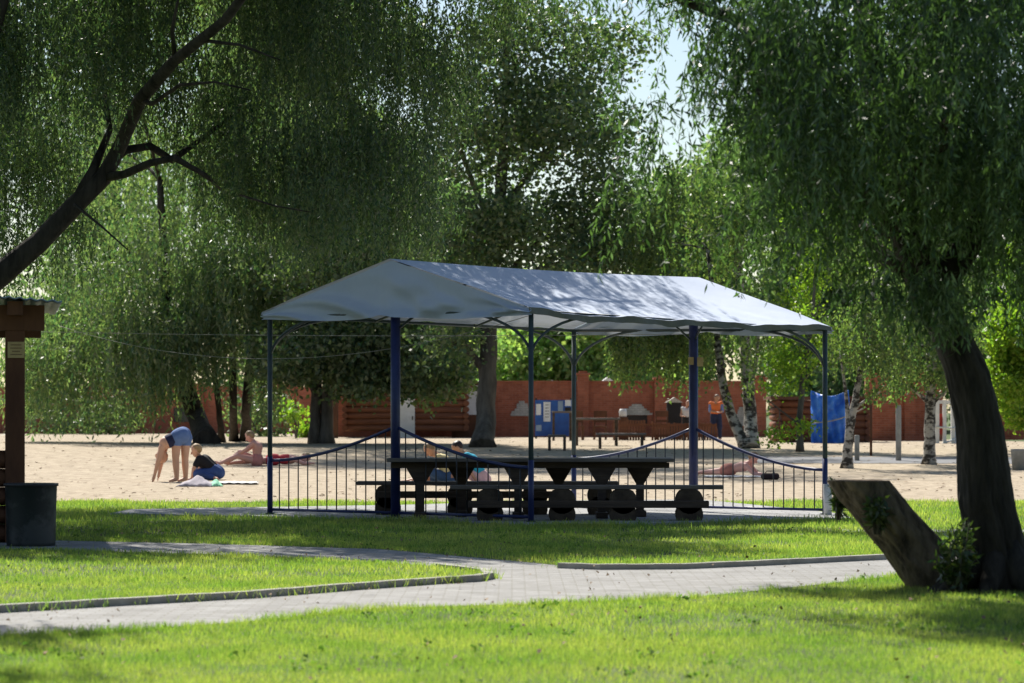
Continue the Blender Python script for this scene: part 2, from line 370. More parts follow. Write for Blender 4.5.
def weeds(n, d0, d1):
    Y = np.sqrt(RNG.uniform(d0*d0, d1*d1, n)); X = RNG.uniform(-.18, .18, n)*Y
    ok = (~inpoly(X, Y, P_PATH) | inpoly(X, Y, P_ISL)) & ~inpoly(X, Y, P_FL) & (patch(X, Y, 1.1, 8) > .1); X, Y = X[ok], Y[ok]; k = 14
    P = np.repeat(np.stack([X, Y, np.full(len(X), .028)], 1), k, 0)+RNG.normal(0, .025, (len(X)*k, 3))*[1, 1, .5]; D_ = RNG.normal(size=P.shape); D_[:, 2] = abs(D_[:, 2])*.5
    D_ = D_/np.linalg.norm(D_, axis=1, keepdims=True); m_ = len(P); L_ = RNG.uniform(.015, .04, m_); S_ = np.cross(D_, RNG.normal(size=P.shape)); S_ /= np.linalg.norm(S_, axis=1, keepdims=True); S_ *= (L_*.35)[:, None]
    V_ = np.empty((m_, 4, 3)); md_ = P+D_*(L_*.5)[:, None]; V_[:, 0] = P; V_[:, 1] = md_+S_; V_[:, 2] = P+D_*L_[:, None]; V_[:, 3] = md_-S_
    return V_.reshape(-1, 3)
tag(npmesh('weeds', weeds(650, 13.5, 34), 0, 4, L_WEED), 'small broad-leaved weeds and clover dotted in the lawns', 'weeds', kind='stuff')
# far grass tufts beside the sand (back strip)
n = 16000; X = RNG.uniform(-45, 6, n); Y = RNG.uniform(dofy(431.3), dofy(429.5), n)
fg = npmesh('grass', blades(X, Y, np.full(n, 0.42), 0.16*RNG.uniform(0.4, 1.3, n), np.full(n, 0.05)), 0, 4, L_GRS)
tag(fg, 'thin strip of grass along the far edge of the sand', 'grass', kind='stuff')
# litter of dry leaves on the sand
n = 2100; Y = np.concatenate([RNG.uniform(SY0+0.5, 100, n-600), np.sqrt(RNG.uniform(13.5**2, 34**2, 600))]); X = RNG.uniform(-.19, .19, n)*Y
P = np.stack([X, Y, gzv(Y)+np.where(Y < 34, .03, .008)], 1); th = RNG.uniform(0, 6.28, n); sz = RNG.uniform(0.015, 0.05, n)*np.where(Y < 34, .35, 1)
V = np.empty((n, 4, 3))
for k in range(4):
    V[:, k] = P+np.stack([np.cos(th+k*1.57)*sz, np.sin(th+k*1.57)*sz*1.3, RNG.uniform(0, 0.03, n)], 1)
lt = npmesh('litter', V.reshape(-1, 3), 0, 4, mat('dry_leaf', (0.24, 0.17, 0.1), (0.13, 0.09, 0.055), 2, 0.9))
tag(lt, 'dry leaves and twigs scattered over the sand and lawns', 'leaf litter', kind='stuff')

# ------------------------------------------------------------------ trees
def unit(v): return v/np.maximum(np.linalg.norm(v, axis=1, keepdims=True), 1e-9)
def leafverts(P, D, L, Wd):
    n = len(P); S = unit(np.cross(D, RNG.normal(size=(n, 3))))*Wd[:, None]*0.5
    V = np.empty((n, 4, 3)); m = P+D*(L*0.45)[:, None]
    V[:, 0] = P; V[:, 1] = m+S; V[:, 2] = P+D*L[:, None]; V[:, 3] = m-S
    return V.reshape(-1, 3)
def in_ell(c, r, n, shell=0.0):
    v = unit(RNG.normal(size=(n, 3))); q = RNG.uniform(shell**3, 1, n)**(1/3)
    return np.array(c)+v*q[:, None]*np.array(r)
def nz(P, s, ph):
    x, y, z = P[:, 0]*s, P[:, 1]*s, P[:, 2]*s
    return (np.sin(x*1.3+ph+np.sin(y*1.7+z))+np.sin(y*1.1+2*ph+np.sin(z*1.9+x*0.7))+np.sin(z*1.5+ph*3+np.sin(x*1.2+y)))/3
def strands(c, r, n, Lr, leafL, leafW, step, drift=0.25, thr=-0.25, ns=1.1, wind=(0, 0)):
    S = in_ell(c, r, int(n*1.8)); S = S[nz(S, ns/max(min(r), .3), random.random()*9) > thr][:n]; n = len(S)
    Ls = RNG.uniform(*Lr, n); K = np.maximum(4, (Ls/step).astype(int)); tot = K.sum()
    idx = np.repeat(np.arange(n), K); st = np.concatenate([[0], np.cumsum(K)[:-1]]); t = (np.arange(tot)-st[idx]+RNG.uniform(0, 1, tot))/K[idx]
    th = RNG.uniform(0, 6.28, n); dr = np.stack([np.cos(th), np.sin(th)], 1)*RNG.uniform(0, drift, n)[:, None]+np.array(wind)
    P = S[idx].copy(); P[:, 2] -= Ls[idx]*(t-0.12*np.sin(t*3.14)); P[:, :2] += dr[idx]*np.sqrt(t)[:, None]*Ls[idx][:, None]
    P += RNG.normal(0, leafL*0.12, P.shape)
    D = RNG.normal(size=P.shape)*0.55; D[:, 2] -= 0.95; D = unit(D)
    return leafverts(P, D, leafL*RNG.uniform(0.6, 1.25, tot), leafW*RNG.uniform(0.7, 1.3, tot))
def clumps(c, r, n, k, cr, leafL, leafW, thr=-0.2, shell=0.2, flat=0.6, ns=1.4, droop=0.0):
    C = in_ell(c, r, int(n*1.8), shell); C = C[nz(C, ns/max(min(r), .3), random.random()*9) > thr][:n]; n = len(C)
    g = RNG.normal(size=(n*k, 3))*cr; g[:, 2] *= flat; P = np.repeat(C, k, 0)+g
    D = RNG.normal(size=P.shape); D[:, 2] -= droop; D = unit(D)
    return leafverts(P, D, leafL*RNG.uniform(0.6, 1.3, n*k), leafW*RNG.uniform(0.7, 1.3, n*k))
def limb(mb, a, b, r0, r1, seg=7, sag=0.1, n=6):
    a = Vector(a); b = Vector(b); L = (b-a).length; o = Vector((random.uniform(-1, 1), random.uniform(-1, 1), random.uniform(0, 1)))*L*sag
    pts = []; rd = []
    for i in range(n+1):
        t = i/n; p = a.lerp(b, t)+o*math.sin(t*math.pi)+Vector((random.uniform(-1, 1), random.uniform(-1, 1), random.uniform(-1, 1)))*L*0.02*(0 < i < n)
        pts.append(p); rd.append(r0+(r1-r0)*t)
    mb.tube(pts, rd, seg, True, 0.05)
    return pts
def tree(name, label, base, trunks, blobs, gen, leaf, bark, cat='tree', group=None, twigs=5, lr=0.35, limb_from=0.45):
    """trunks: list of (points, radii) in world coords; blobs: list of (center, radii, weight) world coords"""
    base = Vector(base); t = empty(name, base, label, cat, group)
    mb = MB()
    for pts, rd in trunks:
        P = [Vector(p)-base for p in pts]
        # subdivide for organic bend
        Q = []; RR = []
        for i in range(len(P)-1):
            for k in range(4):
                u = k/4; Q.append(P[i].lerp(P[i+1], u)+Vector((random.uniform(-1, 1), random.uniform(-1, 1), 0))*rd[i]*0.12*(i+k > 0)); RR.append(rd[i]+(rd[i+1]-rd[i])*u)
        Q.append(P[-1]); RR.append(rd[-1])
        RR[0] *= 1.35; RR[1] *= 1.12
        mb.tube(Q, RR, 12, True, 0.06)
    main = [(Vector(p)-base, r) for pts, rd in trunks for p, r in zip(pts[1:], rd[1:])]
    V = []
    for c, r, wgt in blobs:
        cl = Vector(c)-base
        cand = [m for m in main if m[0].z < cl.z+0.3] or main
        a, ra = min(cand, key=lambda m: (m[0]-cl).length)
        r0 = min(ra*0.6, lr*max(r)*0.22); pts = limb(mb, a, cl, r0, r0*0.35)
        for k in range(twigs):
            e = in_ell(cl, [x*0.9 for x in r], 1)[0]; s = pts[random.randint(2, 6)]
            limb(mb, s, e, r0*0.3, r0*0.06, 5, 0.12, 4)
        V.append(gen(np.array(cl), np.array(r, float), wgt))
    mb.build('trunk', bark, t)
    npmesh('crown', np.concatenate(V), 0, 4, leaf, t)
    return t
def blob(px, py, rx, ry, d, rd, w=1.0):
    c = W(px, py, d); s = d/F
    return (tuple(c), (rx*s, rd, ry*s), w)

# --- right foreground willow -------------------------------------------------
def rings_trunk(mb, rows, d, ry, seg=84, ph=0.0, rough=0.05):
    rings = []
    for (y, l, r, dd) in rows:
        c = W((l+r)/2, y, d+dd); rx = (r-l)/2*(d+dd)/F; ring = []
        for k in range(seg):
            th = 2*math.pi*k/seg
            q = Vector((math.cos(th)*1.2, math.sin(th)*1.2, y*0.006+ph)); f = Vector((math.cos(th)*7, math.sin(th)*7, y*0.028+ph))
            bumpy = 1+rough*1.6*mnoise.noise(q*1.5)+rough*1.1*(1-2*abs(mnoise.noise(f)))+rough*.5*mnoise.noise(f*2.7)
            ring.append(mb.bm.verts.new((c.x+rx*math.cos(th)*bumpy, c.y+ry*math.sin(th)*bumpy, c.z)))
        rings.append(ring)
    for i in range(len(rings)-1):
        for k in range(seg):
            f = mb.bm.faces.new((rings[i][k], rings[i][(k+1) % seg], rings[i+1][(k+1) % seg], rings[i+1][k])); f.smooth = True
    return rings
def refine(rows, k=12):
    out = []
    for a, b in zip(rows[:-1], rows[1:]):
        for i in range(k): out.append(tuple(a[j]+(b[j]-a[j])*i/k for j in range(4)))
    return out+[rows[-1]]
DR = 22.6
rt = empty('willow_tree', (0, 0, 0), 'big dark willow leaning left beside the cut stump, its crown over the right side', 'tree')
mb = MB()
rows = refine([(600, 962, 1044, 0), (575, 972, 1034, 0), (549, 969, 1025, 0), (500, 960, 1012, 0), (425, 956, 1001, 0.05), (373, 946, 989, 0.1), (336, 932, 972, 0.2), (280, 905, 948, 0.3), (200, 880, 915, 0.5), (100, 862, 888, 0.8), (-40, 850, 868, 1.2), (-200, 846, 856, 1.6)])
rg = rings_trunk(mb, rows, DR, 0.24, 96, 3.0, .06)
mb.bm.faces.new(rg[-1])
def Wd(px, py, d): return W(px, py, d)
for a, b, r0, r1 in [((925, 310, 22.8), (1060, 150, 23.5), .13, .06), ((890, 230, 23), (760, 90, 21.5), .11, .04), ((870, 120, 23.3), (660, -10, 22.5), .09, .03),
                     ((875, 130, 23.3), (980, -60, 21.5), .1, .04), ((1060, 150, 23.5), (1180, 60, 24), .06, .03), ((905, 270, 22.9), (820, 190, 25), .07, .03), ((880, 200, 23), (960, 110, 20.5), .07, .03)]:
    limb(mb, W(*a), W(*b), r0, r1, 9, 0.08, 8)
for a_ in (-2.6, -1.9, -1.2, -.5, 3.5):
    b_ = W(1000, 598, DR); b_.z = .0; q_ = b_+Vector((math.cos(a_)*.62, math.sin(a_)*.5, -.03))
    mb.tube([b_+Vector((math.cos(a_)*.1, math.sin(a_)*.1, .32)), b_+Vector((math.cos(a_)*.34, math.sin(a_)*.28, .1)), q_], [.13, .09, .03], 10, True, .06)
trk = mb.build('trunk', M_BARK, rt)
V = []
def wr(px, py, rx, ry, d, rd, n, L=(0.7, 1.9), thr=-0.3, wind=(0, 0)):
    c, r, _ = blob(px, py, rx, ry, d, rd); V.append(strands(c, r, int(n*1.4), (L[0]*.4, L[1]*.6), 0.084, 0.018, 0.018, 0.8, max(thr, .05) if thr > -.9 else thr, 2.2, (wind[0]-.12, wind[1])))
wr(950, 40, 150, 110, 22.5, 2.6, 950)
wr(850, 90, 90, 80, 22.0, 2.2, 520)
wr(1000, 170, 100, 70, 22.6, 2.4, 250, (0.5, 1.1))
wr(850, 175, 70, 45, 23.5, 2.0, 65, (0.4, 0.9))
wr(930, 250, 60, 30, 23.5, 1.6, 90, (0.3, 0.6))
wr(770, 10, 75, 60, 22.0, 1.8, 300, (0.5, 1.3))
wr(775, 95, 50, 50, 22.0, 1.5, 70, (0.4, 1.0))
wr(690, -35, 80, 40, 22.5, 1.5, 120, (0.35, 0.8), wind=(0.3, 0))
wr(600, -50, 80, 35, 22.5, 1.3, 90, (0.3, 0.8), wind=(0.2, 0))
wr(640, 10, 22, 20, 22.5, 0.4, 9, (0.5, 1.3), wind=(0.5, 0)); wr(690, 80, 30, 30, 22.5, 0.6, 8, (0.4, 0.9), wind=(0.6, 0))
wr(655, 130, 14, 50, 22.4, .3, 10, (.8, 1.5), wind=(-.1, 0)); wr(612, 60, 16, 40, 22.4, .3, 8, (.7, 1.2), wind=(.3, 0)); wr(700, 150, 16, 30, 22.4, .3, 8, (.6, 1.1), wind=(.3, 0)); wr(770, 190, 14, 30, 22.2, .3, 10, (.6, 1.2)); wr(648, 90, 14, 30, 22.5, 0.3, 9, (0.6, 1.2), wind=(0.15, 0))
wr(640, 225, 6, 5, 22.5, 0.1, 2, (0.35, 0.6), -1, wind=(-0.7, 0)); wr(755, 215, 10, 8, 22.3, 0.2, 4, (0.2, 0.45), -1)
wr(850, 250, 30, 25, 22.6, 1.0, 20, (0.3, 0.75)); wr(815, 225, 22, 25, 22.4, 0.6, 12, (0.3, 0.7))
wr(925, 285, 45, 22, 21.6, 0.8, 120, (0.3, 0.7)); wr(955, 300, 50, 16, 21.8, 0.8, 100, (0.2, 0.5)); wr(895, 285, 20, 16, 22, .8, 22, (0.3, 0.7)); wr(1010, 270, 50, 30, 23.6, 1.4, 60, (0.3, 0.6)); wr(1090, 120, 90, 110, 23, 2.5, 350)
def ww(x, y, z, rx, ry, rz, n): V.append(strands(np.array((x, y, z)), np.array((rx, ry, rz)), n, (.4, .9), .09, .022, .025, .6, -.2))
ww(.9, 28, 6.9, 1.3, 1.1, .5, 420); ww(1.1, 23, 6.5, .8, .6, .35, 150); ww(2.3, 23.5, 6.9, 1.2, .9, .5, 260)
wr(940, -180, 220, 90, 22.6, 3.0, 700, (0.6, 1.4))
_r = [n_ for n_ in L_WILR.node_tree.nodes if n_.type == 'VALTORGB'][0].color_ramp.elements
_r[0].color = (0.028, 0.052, 0.026, 1); _r[1].position = .72; _r[1].color = (0.10, 0.14, 0.06, 1); _r[2].color = (0.2, 0.25, 0.18, 1)
npmesh('crown', np.concatenate(V), 0, 4, L_WILR, rt)

# --- stump --------------------------------------------------------------------
st = empty('tree_stump', G(940, 592), 'thick leaning cut-off trunk with flat sawn top beside the dark willow', 'tree stump')
mb = MB(); off = st.location
rg = rings_trunk(mb, refine([(598, 905, 985, 0.05), (588, 909, 972, 0.05), (565, 895, 958, 0), (545, 880, 944, 0), (510, 851, 912, -0.05), (495, 838, 900, -0.07), (480.5, 829, 888, -0.1)], 12), 22.9, 0.22, 90, 1.0, 0.075)
mb.bm.faces.new(rg[-1])
for v in mb.bm.verts: v.co -= off
mb.build('trunk', M_STUMP, st)
mb = MB(); c = W(858.5, 480.5, 22.8)-off
vs = [mb.bm.verts.new((c.x+0.19*math.cos(a), c.y+0.185*math.sin(a), c.z+0.004)) for a in [i*math.pi/9 for i in range(18)]]
mb.bm.faces.new(vs); mb.build('sawn_face', M_CUT, st)
# shoots growing around
def shoots(name, label, base, n, h, spread, parent=None, lean=(0, 0)):
    t = empty(name, base, label, 'plant'); mb = MB(); V = []
    for i in range(n):
        a = random.uniform(0, 6.28); e = Vector((math.cos(a)*spread*random.uniform(.3, 1)+lean[0], math.sin(a)*spread*random.uniform(.3, 1)+lean[1], h*random.uniform(.5, 1.05)))
        b0 = Vector((e.x*0.3-lean[0]*.3, e.y*.3, 0)); mb.tube([b0, b0.lerp(e, .5)+Vector((0, 0, .04)), e], [.006, .004, .002], 5)
        k = 26; u = RNG.uniform(.15, 1, k); P = np.array([list(b0.lerp(e, x)) for x in u]); P[:, 2] += 0.04*np.sin(u*3.1)
        D = RNG.normal(size=(k, 3)); D[:, 2] += .2; V.append(leafverts(P, unit(D), 0.09*RNG.uniform(.6, 1.3, k), 0.026*RNG.uniform(.7, 1.3, k)))
    mb.build('stem', M_BARKG, t); npmesh('leaves', np.concatenate(V), 0, 4, L_HER, t)
    return t
b0 = W(958, 588, 22.3); b0.z = 0
shoots('sapling', 'leafy green shoots growing between the stump and the big willow trunk', b0, 20, 0.5, 0.2)
b0 = W(893, 545, 22.55); shoots('sprout', 'small shoots growing out of the side of the leaning stump', b0+Vector((-.12, 0.02, .08)), 9, 0.28, 0.1)
b0 = W(838, 525, 22.95); b0.z = W(0, 520, 22.95).z; shoots('twig_tuft', 'green twigs hanging off the left edge of the leaning stump', b0, 8, 0.30, 0.08)

# --- left near willow (trunk outside the frame on the left) ----------------------
DL = 40.0
lt_ = empty('willow_tree', (W(-190, 0, DL).x, DL, 0), 'near willow with a thick dark limb rising in from the left edge', 'tree')
off = Vector(lt_.location); mb = MB()
def TB(pix, rpx, seg=10):
    mb.tube([W(*p)-off for p in pix], [r*p[2]/F for r, p in zip(rpx, pix)], seg, True, 0.06)
TB([(-190, 520, DL), (-180, 450, DL), (-150, 380, DL), (-80, 330, DL), (0, 275, DL), (40, 242, DL), (75, 205, DL), (103, 178, DL), (118, 150, DL), (140, 100, DL-1), (175, 60, DL-2.2), (225, 20, DL-3.2), (270, -40, DL-4), (300, -120, DL-4.5)],
   [42, 34, 26, 18, 12, 10.5, 10.5, 8.5, 7.5, 7, 6, 5, 4, 3], 12)
TB([(103, 178, DL), (125, 174, DL-.2), (150, 163, DL-.5), (175, 158, DL-.8), (205, 175, DL-.3), (222, 190, DL+.5)], [5, 4.2, 4, 3.6, 2.4, 1])
TB([(108, 165, DL), (125, 150, DL+.3), (150, 146, DL+.5), (172, 160, DL+.8), (200, 140, DL+1), (240, 110, DL+1.3)], [5, 4.5, 4, 4, 2.5, 1.5])
TB([(75, 205, DL), (85, 185, DL), (92, 172, DL), (110, 130, DL+.6), (100, 60, DL+1)], [7, 6, 5, 3, 2])
TB([(140, 100, DL-1), (152, 104, DL-1.4), (180, 85, DL-2), (215, 82, DL-2.8), (250, 90, DL-3)], [3, 2.4, 1.8, 1.2, .7])
TB([(175, 60, DL-2.2), (172, 30, DL-2.6), (180, -10, DL-3)], [2.6, 2, 1.2])
TB([(200, 40, DL-2.7), (240, 45, DL-3.1), (280, 60, DL-3.4)], [2.2, 1.5, .7])
TB([(75, 205, DL-.3), (100, 225, DL-.8), (128, 250, DL-1.2)], [1.8, 1.2, .6])
TB([(240, 195, DL-1), (275, 206, DL-1.5), (310, 212, DL-1.8)], [1.1, .9, .5])
TB([(-80, 330, DL), (-60, 200, DL-1), (-20, 80, DL-2), (20, -60, DL-2.5)], [14, 10, 8, 5])
TB([(270, -40, DL), (360, -70, DL+1), (440, -60, DL+2), (500, -60, DL+3)], [5, 4, 3, 2])
mb.build('trunk', M_BARK, lt_)
V = []
def wl(px, py, rx, ry, d, rd, n, L=(0.8, 2.2), thr=-0.2, wind=(0, 0)):
    c, r, _ = blob(px, py, rx, ry, d, rd); V.append(strands(np.array(c)-np.array(off), r, int(n*1.25), (L[0]*.7, L[1]*.8), 0.09, 0.023, 0.034, 0.4, max(thr, -.02), 1.5, wind))
wl(60, 0, 130, 80, DL, 3, 620); wl(200, -10, 130, 70, DL+1, 3, 620); wl(330, 0, 110, 80, DL+1.5, 3, 560)
wl(430, 60, 50, 60, DL+2, 1.8, 150, (0.7, 1.8)); wl(300, 110, 90, 50, DL+1, 2.5, 380, (0.8, 2.0)); wl(400, 130, 50, 40, DL+1.5, 1.6, 140, (0.8, 1.7))
wl(20, 120, 60, 60, DL+2.5, 1.6, 260, (1.0, 2.2)); wl(60, 200, 40, 40, DL+2.5, 1.5, 80, (0.8, 1.6)); wl(0, 40, 25, 50, DL-1.5, 1, 90, (.8, 1.8)); wl(230, 150, 50, 30, DL+1, 1.5, 90, (0.6, 1.4))
wl(330, 190, 60, 30, DL, 1.5, 110, (0.6, 1.4)); wl(10, 230, 30, 40, DL+2.5, 1, 70, (0.6, 1.2))
wl(-120, 100, 120, 140, DL, 3, 350); wl(540, -20, 60, 40, DL+2.5, 1.5, 90, (0.4, 1.3)); wl(470, -10, 50, 40, DL+2, 1.5, 130, (0.5, 1.3))
def wo(x, y, z, rx, ry, rz, n): V.append(strands(np.array((x, y, z))-np.array(off), np.array((rx, ry, rz)), n, (.6, 1.7), .15, .05, .05, .5, -.35, 1.0))
wo(-6.5, 40, 10.0, 3.6, 5.5, 1.6, 1900); wo(-3.4, 38.5, 9.3, 2.0, 4.5, 1.3, 1000); wo(-3.3, 43.5, 9.2, 2.0, 2.6, 1.2, 750); wo(-9.5, 39, 9.5, 3, 5, 1.8, 900)
wo(-7.6, 47.6, 9.6, 3.2, 1.9, .7, 620); wo(-4.3, 46.5, 9.3, 1.6, 1.2, .6, 220); wo(0.1, 40.7, 9.4, 3.4, 1.0, .7, 560); wo(-2.5, 37.0, 9.0, 2.2, 2.2, .9, 500)
wl(300, 170, 90, 50, DL+2, 1.6, 260, (.8, 1.6)); wl(400, 190, 55, 45, DL+2.5, 1.4, 170, (.7, 1.5)); wl(200, 90, 70, 50, DL+2, 1.6, 200, (.8, 1.6))
wl(450, -110, 90, 30, DL+4, 1.5, 160, (0.6, 1.4))
npmesh('crown', np.concatenate(V), 0, 4, L_WIL, lt_)

# willow outside the frame on the left, its shade reaches the bottom left lawn
nw = empty('willow_tree', (-8.5, 22, 0), 'tree on the near lawn left of the gazebo, shading the lower left grass', 'tree')
mb = MB(); mb.tube([(0, 0, 0), (.1, 0, 2), (.4, 0, 4), (1.2, 0, 6.4)], [.3, .22, .18, .08], 12, True, .05); mb.tube([(.3, 0, 3.3), (2, -.4, 5.5), (3.6, -.6, 7)], [.12, .07, .03], 8); mb.build('trunk', M_BARK, nw)
npmesh('crown', np.concatenate([strands(np.array(c), np.array(r), n, (.5, 1.4), .13, .045, .05, .5, -.2) for c, r, n in (((.5, 0, 6.8), (3, 3, 1.3), 700), ((3.3, 1.4, 7.0), (1.5, .6, .5), 150), ((2.5, -1.0, 7.2), (1.8, .5, .4), 110))]), 0, 4, L_WIL, nw)
# unseen foliage added behind the camera to block sky light from the front
cs = []
for k in range(26):
    a = math.radians(-10-160*k/25+random.uniform(-3, 3)); rr = random.uniform(17, 24)
    for z_ in (2.5, 6, 9.5, 13):
        cs.append(clumps((rr*math.cos(a), rr*math.sin(a)-2, z_+random.uniform(-1, 1)), (2.6, 2.6, 2.4), 50, 10, .5, .5, .36, -.6))
tag(npmesh('sky_block_foliage', np.concatenate(cs), 0, 4, L_DARK), 'unseen dark green leaf clumps added behind the viewpoint to block sky light', 'light blocker', kind='stuff')
# --- far willow cluster (4 trunks) --------------------------------------------------
DW = 90.0
g_w = lambda lL, lW, step, dens, L, thr=-0.25: (lambda c, r, w: strands(c, r, int(dens*w), L, lL, lW, step, 0.15, thr, 1.2))
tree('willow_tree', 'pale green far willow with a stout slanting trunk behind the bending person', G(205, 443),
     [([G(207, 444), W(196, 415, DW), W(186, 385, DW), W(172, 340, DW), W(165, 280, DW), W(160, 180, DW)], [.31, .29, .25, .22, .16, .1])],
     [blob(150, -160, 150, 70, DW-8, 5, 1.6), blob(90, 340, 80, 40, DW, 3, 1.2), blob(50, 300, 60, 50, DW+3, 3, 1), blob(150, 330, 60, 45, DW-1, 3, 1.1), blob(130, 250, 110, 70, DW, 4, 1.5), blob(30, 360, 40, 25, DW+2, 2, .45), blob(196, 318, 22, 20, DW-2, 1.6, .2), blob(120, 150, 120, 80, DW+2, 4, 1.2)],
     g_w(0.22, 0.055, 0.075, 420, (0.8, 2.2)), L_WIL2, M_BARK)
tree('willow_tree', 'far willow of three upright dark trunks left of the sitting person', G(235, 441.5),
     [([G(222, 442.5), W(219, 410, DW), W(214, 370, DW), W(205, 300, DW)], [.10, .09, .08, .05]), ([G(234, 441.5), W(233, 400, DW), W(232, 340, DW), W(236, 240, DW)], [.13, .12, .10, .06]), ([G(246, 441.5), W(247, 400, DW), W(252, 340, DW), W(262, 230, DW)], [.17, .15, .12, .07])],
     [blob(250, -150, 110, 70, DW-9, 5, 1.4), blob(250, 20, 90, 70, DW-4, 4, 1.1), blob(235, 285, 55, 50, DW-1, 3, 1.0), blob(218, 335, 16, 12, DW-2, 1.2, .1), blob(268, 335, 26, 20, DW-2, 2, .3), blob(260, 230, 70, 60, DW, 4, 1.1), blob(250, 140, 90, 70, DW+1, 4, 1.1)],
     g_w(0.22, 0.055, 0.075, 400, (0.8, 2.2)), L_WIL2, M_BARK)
# --- double trunk tree left of the tent post -----------------------------------------
D2 = 88.0
g_c = lambda n, k, cr, l, wd, thr=-0.2, droop=0.0: (lambda c, r, w: clumps(c, r, int(n*w), k, cr, l, wd, thr, 0.15, 0.6, 1.4, droop))
tree('poplar_tree', 'dark leafy tree with a double trunk behind the left half of the tent', G(320, 443.5),
     [([G(315, 443.5), W(316, 400, D2), W(318, 340, D2), W(310, 240, D2), W(300, 150, D2)], [.17, .16, .14, .1, .05]), ([G(327, 443.5), W(327, 400, D2), W(331, 340, D2), W(345, 240, D2), W(350, 120, D2)], [.19, .18, .16, .13, .06])],
     [blob(330, -160, 120, 70, D2-9, 5, 1.5), blob(340, 40, 90, 70, D2-4, 4, 1.3), blob(300, 350, 50, 30, D2-1, 3, 1), blob(380, 345, 60, 35, D2-1, 3, 1.3), blob(430, 370, 40, 28, D2-2, 2.5, .8), blob(340, 270, 90, 60, D2, 4, 1.6), blob(420, 290, 50, 50, D2, 3, .9), blob(350, 170, 90, 60, D2+1, 4, 1.2), blob(360, 380, 28, 16, D2-2, 2, .35)],
     g_c(330, 24, 0.33, 0.17, 0.11), L_DARK, M_BARKG)
# --- poplar (485) ----------------------------------------------------------------------
D3 = dofy(447)
tree('poplar_tree', 'tall dark poplar with one thick grey trunk behind the middle of the tent', G(484, 447.5),
     [([G(483, 447.5), W(486, 415, D3), W(488, 370, D3), W(490, 300, D3), W(494, 240, D3), W(502, 180, D3), W(506, 90, D3), W(510, -20, D3)], [.30, .27, .25, .22, .19, .16, .1, .05]),
      ([W(494, 240, D3), W(480, 200, D3), W(460, 150, D3-.5), W(440, 90, D3-1)], [.1, .08, .06, .03]), ([W(497, 215, D3), W(540, 160, D3+.5), W(580, 110, D3+1)], [.1, .07, .03]), ([W(490, 290, D3), W(540, 240, D3), W(600, 210, D3)], [.08, .06, .03])],
     [blob(500, -170, 130, 70, D3-8, 5, 1.5), blob(560, 165, 60, 35, D3-1, 2.5, .3), blob(590, 130, 45, 35, D3-1, 2.4, .3), blob(560, 262, 60, 22, D3-1, 2.4, .3), blob(610, 235, 30, 25, D3, 2, .2), blob(470, 110, 50, 40, D3-1, 2.4, .3), blob(540, 230, 70, 40, D3, 3.2, 1.3), blob(590, 190, 55, 40, D3+1, 3, 1.0), blob(470, 240, 60, 45, D3, 3, 1.1), blob(570, 120, 70, 45, D3, 3.2, 1.1), blob(480, 140, 70, 50, D3, 3.2, 1.0), blob(530, 50, 80, 50, D3, 3.2, 1.2), blob(610, 60, 50, 40, D3+1, 2.6, .55), blob(450, 60, 60, 50, D3, 3, .9), blob(520, -50, 110, 50, D3, 3.5, 1.2), blob(600, 250, 35, 25, D3, 2, .4), blob(500, 290, 40, 18, D3+1, 2.0, .3), blob(445, 335, 30, 30, D3-1, 2, .4)],
     g_c(235, 18, 0.32, 0.15, 0.11, 0.0), L_DARK, M_BARKG)
# --- weeping birches with two trunks behind the blue right post -------------------------
D4 = dofy(448)
bg_ = lambda dens, L, l=0.12, wd=0.07, step=0.06, thr=-0.15: (lambda c, r, w: strands(c, r, int(dens*w), L, l, wd, step, 0.06, thr, 1.3))
tree('birch_tree', 'weeping birch with white forked trunks behind the blue right-hand tent post', G(747, 448),
     [([G(751, 448.5), W(750, 415, D4), W(748, 380, D4), W(744, 330, D4), W(738, 260, D4), W(730, 160, D4)], [.2, .18, .17, .13, .1, .05]), ([G(746, 448.5), W(733, 420, D4-.2), W(724, 390, D4-.3), W(716, 330, D4-.3), W(708, 250, D4-.4)], [.16, .14, .12, .1, .05]), ([W(748, 395, D4), W(756, 360, D4), W(762, 300, D4)], [.08, .06, .03])],
     [blob(640, 310, 32, 30, D4, 2, .75), blob(685, 310, 35, 35, D4, 2.4, 1), blob(735, 310, 40, 40, D4-.8, 2.4, .85), blob(620, 320, 18, 18, D4+.6, 1.4, .3), blob(690, 230, 60, 45, D4, 3, 1.0), blob(745, 210, 40, 50, D4, 2, .6), blob(640, 240, 40, 45, D4, 2, .6), blob(700, 170, 55, 30, D4, 2, .4)],
     bg_(330, (0.6, 1.75)), L_BIR, M_BIRCH)
# --- lime-green small tree (760-860) ------------------------------------------------------
D5 = dofy(452)
tree('maple_tree', 'bright lime green young tree at the right end of the tent', G(800, 452),
     [([G(800, 452), W(799, 420, D5), W(803, 380, D5), W(812, 320, D5), W(818, 240, D5)], [.09, .08, .07, .05, .03]), ([W(800, 425, D5), W(780, 410, D5-.3), W(768, 400, D5-.6)], [.03, .02, .01])],
     [blob(797, 355, 28, 24, D5, 1.6, .8), blob(832, 338, 30, 26, D5, 1.6, .5), blob(820, 300, 40, 30, D5, 1.8, .9), blob(785, 388, 20, 9, D5-.5, 1.0, .2), blob(785, 434, 20, 6, D5-1, .6, .10), blob(803, 427, 13, 5, D5-1, .5, .05), blob(830, 240, 42, 40, D5+.5, 1.8, 1.0), blob(800, 190, 36, 40, D5+1, 1.6, .6), blob(865, 180, 45, 45, D5+1, 2, .8), blob(900, 250, 40, 40, D5+1.5, 1.8, .8), blob(772, 441, 7, 3, D5-1, .3, .03)],
     g_c(230, 15, 0.16, 0.09, 0.07, 0), L_YEL, M_BARKG)
